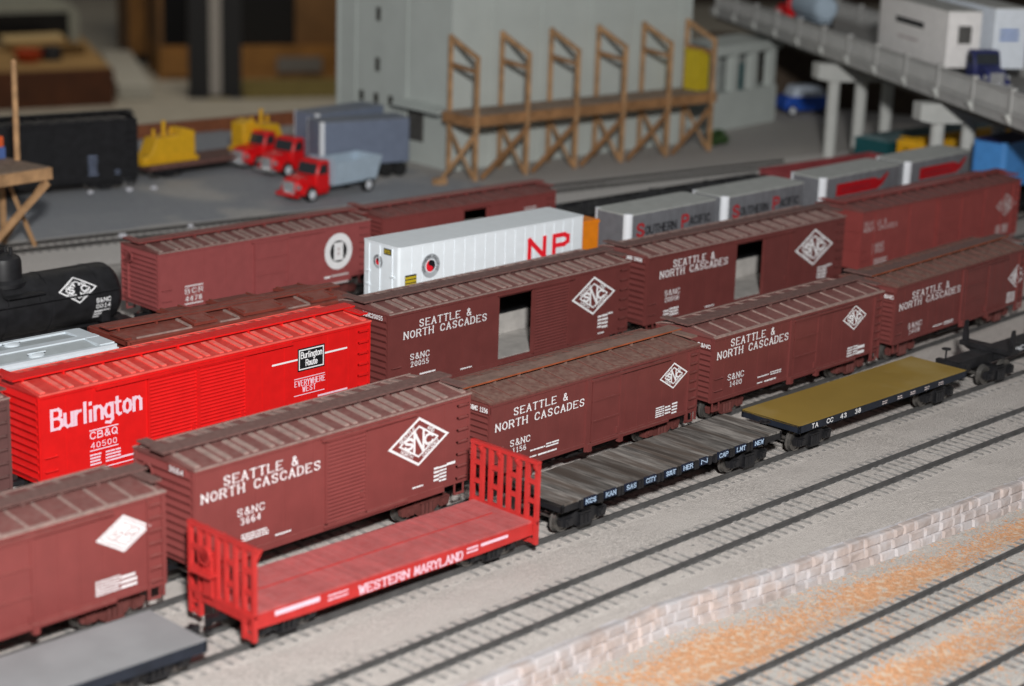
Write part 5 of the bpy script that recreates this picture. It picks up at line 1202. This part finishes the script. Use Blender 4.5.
# bridge traffic
bx, bn = on_bridge(441-52, 30)
def bridge_trailer(label, s_nose, n, L, h0, h1, m):
    c = on_bridge(s_nose-L/2, n); return trailer(label, c, BA+180, L, 27, 88.2, h0, h1, m, mat('pale_grey_trailer_roof', (0.42, 0.42, 0.40), 0.6), None, 'white trailers on the bridge', seams=16, rr=1.2)
WHT = mat('off_white_trailer', (0.80, 0.78, 0.77), 0.45, var=0.03)
WHT2 = mat('cool_white_trailer', (0.72, 0.77, 0.84), 0.45, var=0.03)
t = bridge_trailer('white ribbed trailer with dark side lettering behind the navy tractor on the bridge', 448, 32, 134, 12, 54, WHT)
# its near side is local +y (the trailer faces down the bridge)
def near_rows(t, u0, u1, v0, v1, n, fill, seed, m):
    near = -1 if t.matrix_basis.to_3x3() @ Vector((0, 1, 0)) @ Vector((.81, -.585, 0)) > 0 else 1
    y = near*13.75; sgn = 1 if near < 0 else -1
    mb = MB(); rows(mb, lambda u, v: (sgn*u, y, v), u0, u1, v0, v1, n, fill, seed); mb.build('lettering', m, t, smooth=False)
near_rows(t, -30, 22, 35, 41, 1, .75, 4, DKLET); near_rows(t, -26, 14, 24, 27, 1, .6, 9, FADED)
q = MB(); q.box(-68.6, -66.9, -6, 7.5, 28, 45); cu = q.build('cooling_unit', WHT, t)
q = MB(); q.box(-69.0, -68.6, -4.6, 5.6, 30, 43); q.build('cooling_grille', mat('dark_grey_louvre', (0.085, 0.082, 0.078)), cu)
t = bridge_trailer('plain white trailer in the far lane of the bridge, blue lettering on its end', 452, 67, 110, 12, 57, WHT2)
mb = MB(); rows(mb, lambda u, v: (-55.3, -u, v), -8, 6, 32, 42, 3, .6, 12); mb.build('lettering', mat('mid_blue_lettering', (0.16, 0.26, 0.55), 0.5), t, smooth=False)
c = on_bridge(485, 38)
lorry('navy toy tractor in front of the white trailer on the bridge', c, BA+180, BLUEDK, 'tractor', BLUEDK, Lw=40, z=88.2)
c = on_bridge(46, 38)
lorry('red cab truck with a pale tank at the far end of the bridge', c, BA+5, TRUCKRED, 'tank', PALEBLUE, Lw=64, z=88.2)

# ------------------------------------------------------------------ far track stock
t = boxcar('black boxcar on the far left track behind the timber platform', (377, 632), -14, 150, 52, 9, 'steel', BLACK, BLACK, BLACK, BLACK, [(-10, 12, 'corrugated')], ext=(5, 5), truckm=BLACK, group='boxcars on the far left track', tc=52,
           decals=[('rows', 38, 44, 12, 28, 5, mat('dim_blue_lettering', (0.14, 0.17, 0.25), 0.6)), ('rows', 58, 61, 12, 16, 2, mat('dim_blue_lettering', (0.14, 0.17, 0.25)))])
t.location.z = -2.3*MM
t = flatcar('rusty brown flat car carrying yellow machinery', (535, 628), -1, 132, 32, 11.5, RUSTBRN, RUSTBRN, BLACK, sill=3, tc=46, group='flat cars on the far left track', cpl=(False, True)); t.location.z = -2.3*MM
def machine(label, loc, rot, flip=1):
    t = thing('yellow_machine', label, 'machine', loc, rot, 'yellow machines on the rusty flat car')
    q = MB(); q.prism([(-24*flip, 0), (24*flip, 0), (24*flip, 22), (14*flip, 25), (9*flip, 20), (-12*flip, 19), (-17*flip, 8), (-24*flip, 5)], -8, 8, 'y'); b = q.build('housing', YEL, t, bevel=1)
    q = MB(); q.cyl((0, 0, 19), (0, 0, 31), 1.6, 10); q.build('exhaust_stack', YEL, t)
    for x in (-8, 8): q = MB(); q.cyl((x*flip, 2, 18), (x*flip, 2, 25), 1.2, 8); q.build('post', YEL, t)
    q = MB(); q.box(-26, 26, -9, 9, -.0, 3); q.build('skid', YEL, t)
machine('yellow machine on the rusty flat car beside the black boxcar', (492, 626, 9.3), -1)
machine('yellow machine on the rusty flat car behind the red tractors', (588, 626, 9.3), -1, -1)
# stock under the bridge at right
t = boxcar('yellow boxcar under the bridge behind the trailer row', (970, t5(970)+2), -6.5, 122, 34.5, 12, 'steel', YEL, YEL, YEL, YEL, [(-10, 12, 'panel')], ext=(5, 5), truckm=BLACK, group=None)
def track7(x): return 318-.16*(x-870)
t = thing('track_support', '', '') if False else None
t = gondola('dark teal gondola with a grey tarpaulin under the bridge', (1001, 266, 0), -6.5, 150, 29, TEAL, TEALTOP, False)
q = MB(); q.prism([(-16, 28.8), (16, 28.8), (9, 32), (-9, 32)], -74, 74, 'x'); q.build('tarpaulin', TEALTOP, t)
for x, y, lb in ((1172, 505, 'blue toy car with a pale roof beyond the bridge columns'),):
    t = thing('toy_car', lb, 'car', (x, y, -2.8), -30)
    q = MB(); q.prism([(-26, 5), (26, 5), (27, 9), (25, 18), (-25, 18), (-27, 9)], -12, 12, 'y'); q.build('car_body', BLUECAR, t, bevel=1.5)
    q = MB(); q.prism([(-20, 17.8), (17, 17.8), (12, 28), (-15, 28)], -10.5, 10.5, 'y'); q.build('cabin', mat('pale_car_roof', (0.55, 0.62, 0.72), 0.5), t, bevel=1.5)
    wheel_parts(t, [(-19, -11), (19, -11), (-19, 11), (19, 11)], r=5)
# shrub by the dock end
rs = random.Random(4); q = MB()
for i in range(420):
    a, b, r_ = rs.uniform(0, 6.28), rs.uniform(0, 1.5), rs.uniform(.35, 1)
    c = Vector((16*r_*math.cos(a)*math.cos(b), 9*r_*math.sin(a)*math.cos(b), 13*r_*math.sin(b))); d = Vector((rs.uniform(-1, 1), rs.uniform(-1, 1), rs.uniform(-1, 1))).normalized()*2.2; e = d.orthogonal().normalized()*1.3
    q.add([c-d, c+e, c+d, c-e], [(0, 1, 2, 3)])
o = q.build('shrub', GREEN, None, smooth=False); o.location = Vector((958, 452, -2.6))*MM; tag(o, 'low dark green shrub at the right end of the timber dock', 'shrub')
for x, y, sc in ((341, 473, 2.6), (394, 470, 2.2), (437, 596, 2.4), (455, 590, 2.4), (410, 606, 2)):
    q = MB(); rs = random.Random(int(x)); q.lathe([(0, 0), (sc, .2), (sc*1.15, sc*.5), (sc*.8, sc), (0, sc*1.15)], (0, 0, 0), 'z', 9)
    q.v = [(a*rs.uniform(.8, 1.2), b*rs.uniform(.8, 1.2), c) for a, b, c in q.v]
    o = q.build('pebble', mat('pale_pebble', (0.6, 0.6, 0.65), 0.8), None, smooth=False); o.location = Vector((x, y, -2.4))*MM; tag(o, 'small pale stone lying on the blue grey cinder lot', 'stone', 'pale stones on the cinder lot')

# ------------------------------------------------------------------ the room beyond the layout
o = MB().add([(1190, 640, -3), (1262, 392, -3), (1336, 150, -3), (1336, 150, 62), (1262, 392, 62), (1190, 640, 62), (1200, 643, -3), (1272, 395, -3), (1345, 153, -3), (1345, 153, 62), (1272, 395, 62), (1200, 643, 62)],
    [(0, 1, 4, 5), (1, 2, 3, 4), (7, 6, 11, 10), (8, 7, 10, 9), (5, 4, 10, 11), (4, 3, 9, 10), (0, 5, 11, 6), (2, 8, 9, 3)]).build('backdrop_board', mat('dark_brown_board', (0.07, 0.05, 0.035), 0.9, var=0.15), None)
tag(o, 'dark brown board closing off the layout behind the bridge piers', 'board')
o = MB().box(-132, 132, -3, 3, -12, 10).build('edge_board', mat('red_brown_stained_wood', (0.21, 0.07, 0.03), 0.6, var=0.12), None); o.location = Vector((615, 772, -2))*MM; o.rotation_euler = (0, 0, math.radians(-8))
tag(o, 'red brown wooden edge board along the back of the layout behind the yellow machines', 'board')
FZ = -500
q = MB(); q.box(-3000, 9000, -3000, 9000, FZ-20, FZ); struct(q.build('floor', mat('beige_carpet', (0.36, 0.335, 0.28), 0.95, var=0.06, vscale=20), None))
q = MB(); a1 = Vector((.80, -.60, 0)); a0 = Vector((.60, .80, 0)); c = Vector((4500, 5500, 0)); w0, w1 = c-a1*4000, c+a1*7000
q.add([(v.x+a0.x*d, v.y+a0.y*d, z) for d in (0, 60) for v, z in ((w0, FZ), (w1, FZ), (w1, 2400), (w0, 2400))], [(0, 1, 2, 3), (7, 6, 5, 4), (0, 4, 5, 1), (1, 5, 6, 2), (2, 6, 7, 3), (3, 7, 4, 0)])
struct(q.build('wall_back', mat('dark_brown_wall', (0.05, 0.036, 0.027), 0.9), None))
DKWOOD = mat('dark_brown_wood', (0.075, 0.022, 0.006), 0.6, var=0.15, vscale=20)
TANWOOD = mat('tan_wood', (0.33, 0.20, 0.075), 0.7, var=0.12, vscale=15)
ORWOOD = mat('orange_brown_wood', (0.27, 0.125, 0.03), 0.6, var=0.15, vscale=15)
PALEB = mat('pale_grey_board', (0.42, 0.41, 0.36), 0.8, var=0.05)
BLKGL = mat('black_glass', (0.008, 0.008, 0.009), 0.25, var=0.1)
t = thing('low_bench', 'low wooden bench with dark brown front and tan top, blurred at upper left', 'bench', (2545, 3530, FZ), -18)
q = MB(); q.box(-900, 0, 0, 30, 0, 92); q.build('front_panel', DKWOOD, t)
q = MB(); q.prism([(-900, 30), (2, 30), (175, 950), (-900, 950)], 70, 94, 'z'); q.build('top', TANWOOD, t)
q = MB(); q.prism([(-22, 30), (0, 30), (170, 940), (148, 940)], 0, 70, 'z'); q.build('side_panel', DKWOOD, t)
q = MB(); q.box(-900, -880, 30, 940, 0, 70); q.build('side_panel', DKWOOD, t)
t = thing('red_bowl', 'small red bowl among odds and ends on the low wooden bench', 'bowl', (2440, 3752, FZ+94.2))
q = MB(); q.lathe([(22, 0), (30, 6), (38, 30), (36, 30), (28, 8), (0, 6)], (0, 0, 0), 'z', 24); q.build('bowl', mat('dull_red_glaze', (0.42, 0.05, 0.012), 0.4), t)
t = thing('dark_tin', 'dark round tin beside the red bowl on the low wooden bench', 'tin', (2510, 3752, FZ+94.2))
q = MB(); q.lathe([(0, 0), (26, 0), (26, 34), (24, 37), (0, 38)], (0, 0, 0), 'z', 24); q.build('tin', BLACKISH, t)
t = thing('cardboard_box', 'opened tan cardboard box on the low wooden bench behind the red bowl', 'box', (2590, 3900, FZ+94.2), -10)
q = MB(); q.box(-90, 90, -60, -57, 0, 22); q.box(-90, 90, 57, 60, 0, 22); q.box(-90, -87, -57, 57, 0, 22); q.box(87, 90, -57, 57, 0, 22); q.box(-87, 87, -57, 57, 0, 3); q.build('box_walls', TANWOOD, t)
q = MB(); q.prism([(57, 22), (100, 34), (100, 37), (57, 25)], -88, 88, 'x'); q.prism([(-57, 22), (-95, 28), (-95, 31), (-57, 25)], -88, 88, 'x'); q.build('flap', mat('pale_cardboard', (0.45, 0.33, 0.16), 0.8), t)
t = thing('television_set', 'old grey cased television with a black screen at the back of the low bench', 'television', (2504, 4117, FZ+94.2), -18)
q = MB(); q.prism([(-300, 0), (300, 0), (300, 84), (270, 112), (-300, 112)], 4, 330, 'y'); q.build('casing', mat('grey_plastic_casing', (0.27, 0.28, 0.24), 0.6), t)
q = MB(); q.box(-300, 270, 0, 4, 8, 84); q.build('screen', BLKGL, t)
t = thing('pale_board', 'long pale grey board lying on the carpet beside the low wooden bench', 'board', (2650, 3560, FZ), 58)
q = MB(); q.box(0, 700, -30, 60, 0, 42); q.build('board', PALEB, t, bevel=4)
t = thing('wooden_cupboard', 'tall brown wooden cupboard with a pale side beyond the low bench', 'cupboard', (3120, 4115, FZ), -30)
q = MB(); q.box(-80, 30, 0, 300, 20, 700); q.build('carcass', mat('mid_brown_wood', (0.17, 0.085, 0.03), 0.6, var=0.12, vscale=15), t)
q = MB(); q.box(30, 75, 0, 300, 20, 700); q.build('side_strip', mat('pale_brown_wood', (0.23, 0.165, 0.12), 0.7), t)
q = MB(); q.box(-76, -30, -8, 0, 30, 690); q.build('door', ORWOOD, t)
q = MB(); q.box(-24, 26, -8, 0, 30, 690); q.build('door', mat('mid_brown_wood', (0.17, 0.085, 0.03)), t)
q = MB(); q.box(-78, 70, 10, 290, 0, 20); q.build('plinth', BLACKISH, t)
t = thing('media_cabinet', 'wide wooden cabinet with black glass fronts at the back of the room', 'cabinet', (2915, 3828, FZ), -30)
q = MB(); q.box(0, 560, 0, 260, 0, 92); q.build('drawer_base', ORWOOD, t)
q = MB(); q.box(20, 150, -8, 0, 14, 80); q.build('drawer_front', ORWOOD, t)
q = MB(); q.box(330, 460, -10, 0, 20, 62); q.build('grey_drawer_front', mat('grey_blue_panel', (0.16, 0.15, 0.14), 0.6), t)
for x0, x1 in ((0, 14), (388, 520)):
    q = MB(); q.box(x0, x1, 20, 260, 92, 620); q.build('side_stile', mat('mid_brown_wood', (0.17, 0.085, 0.03)), t)
q = MB(); q.box(14, 190, 30, 50, 92, 610); q.build('glass_door', BLKGL, t)
q = MB(); q.box(196, 388, 30, 50, 92, 610); q.build('glass_door', BLKGL, t)
q = MB(); q.box(0, 520, 20, 260, 620, 640); q.build('top', ORWOOD, t)
q = MB(); q.box(14, 388, 240, 260, 92, 620); q.build('back_panel', DKWOOD, t)
t = thing('black_stand', 'upright black stand with a pale grey strip down its front', 'stand', (2787, 3510, FZ), -36)
q = MB(); q.box(-14, 124, 0, 60, 0, 300); q.build('panel', BLACK, t)
q = MB(); q.box(40, 70, -5, 0, 8, 288); q.build('pale_strip', mat('pale_grey_strip', (0.36, 0.34, 0.32), 0.6), t)
q = MB(); q.box(-16, 126, -14, 74, 0, 8); q.build('foot', BLACK, t)
t = thing('rug', 'olive brown rug on the carpet in front of the wide cabinet', 'rug', (2915, 3790, FZ), -30)
q = MB(); q.box(60, 620, -330, -8, 0.2, 5); q.build('pile', mat('olive_brown_rug', (0.16, 0.125, 0.035), 0.95, var=0.1, vscale=30), t)
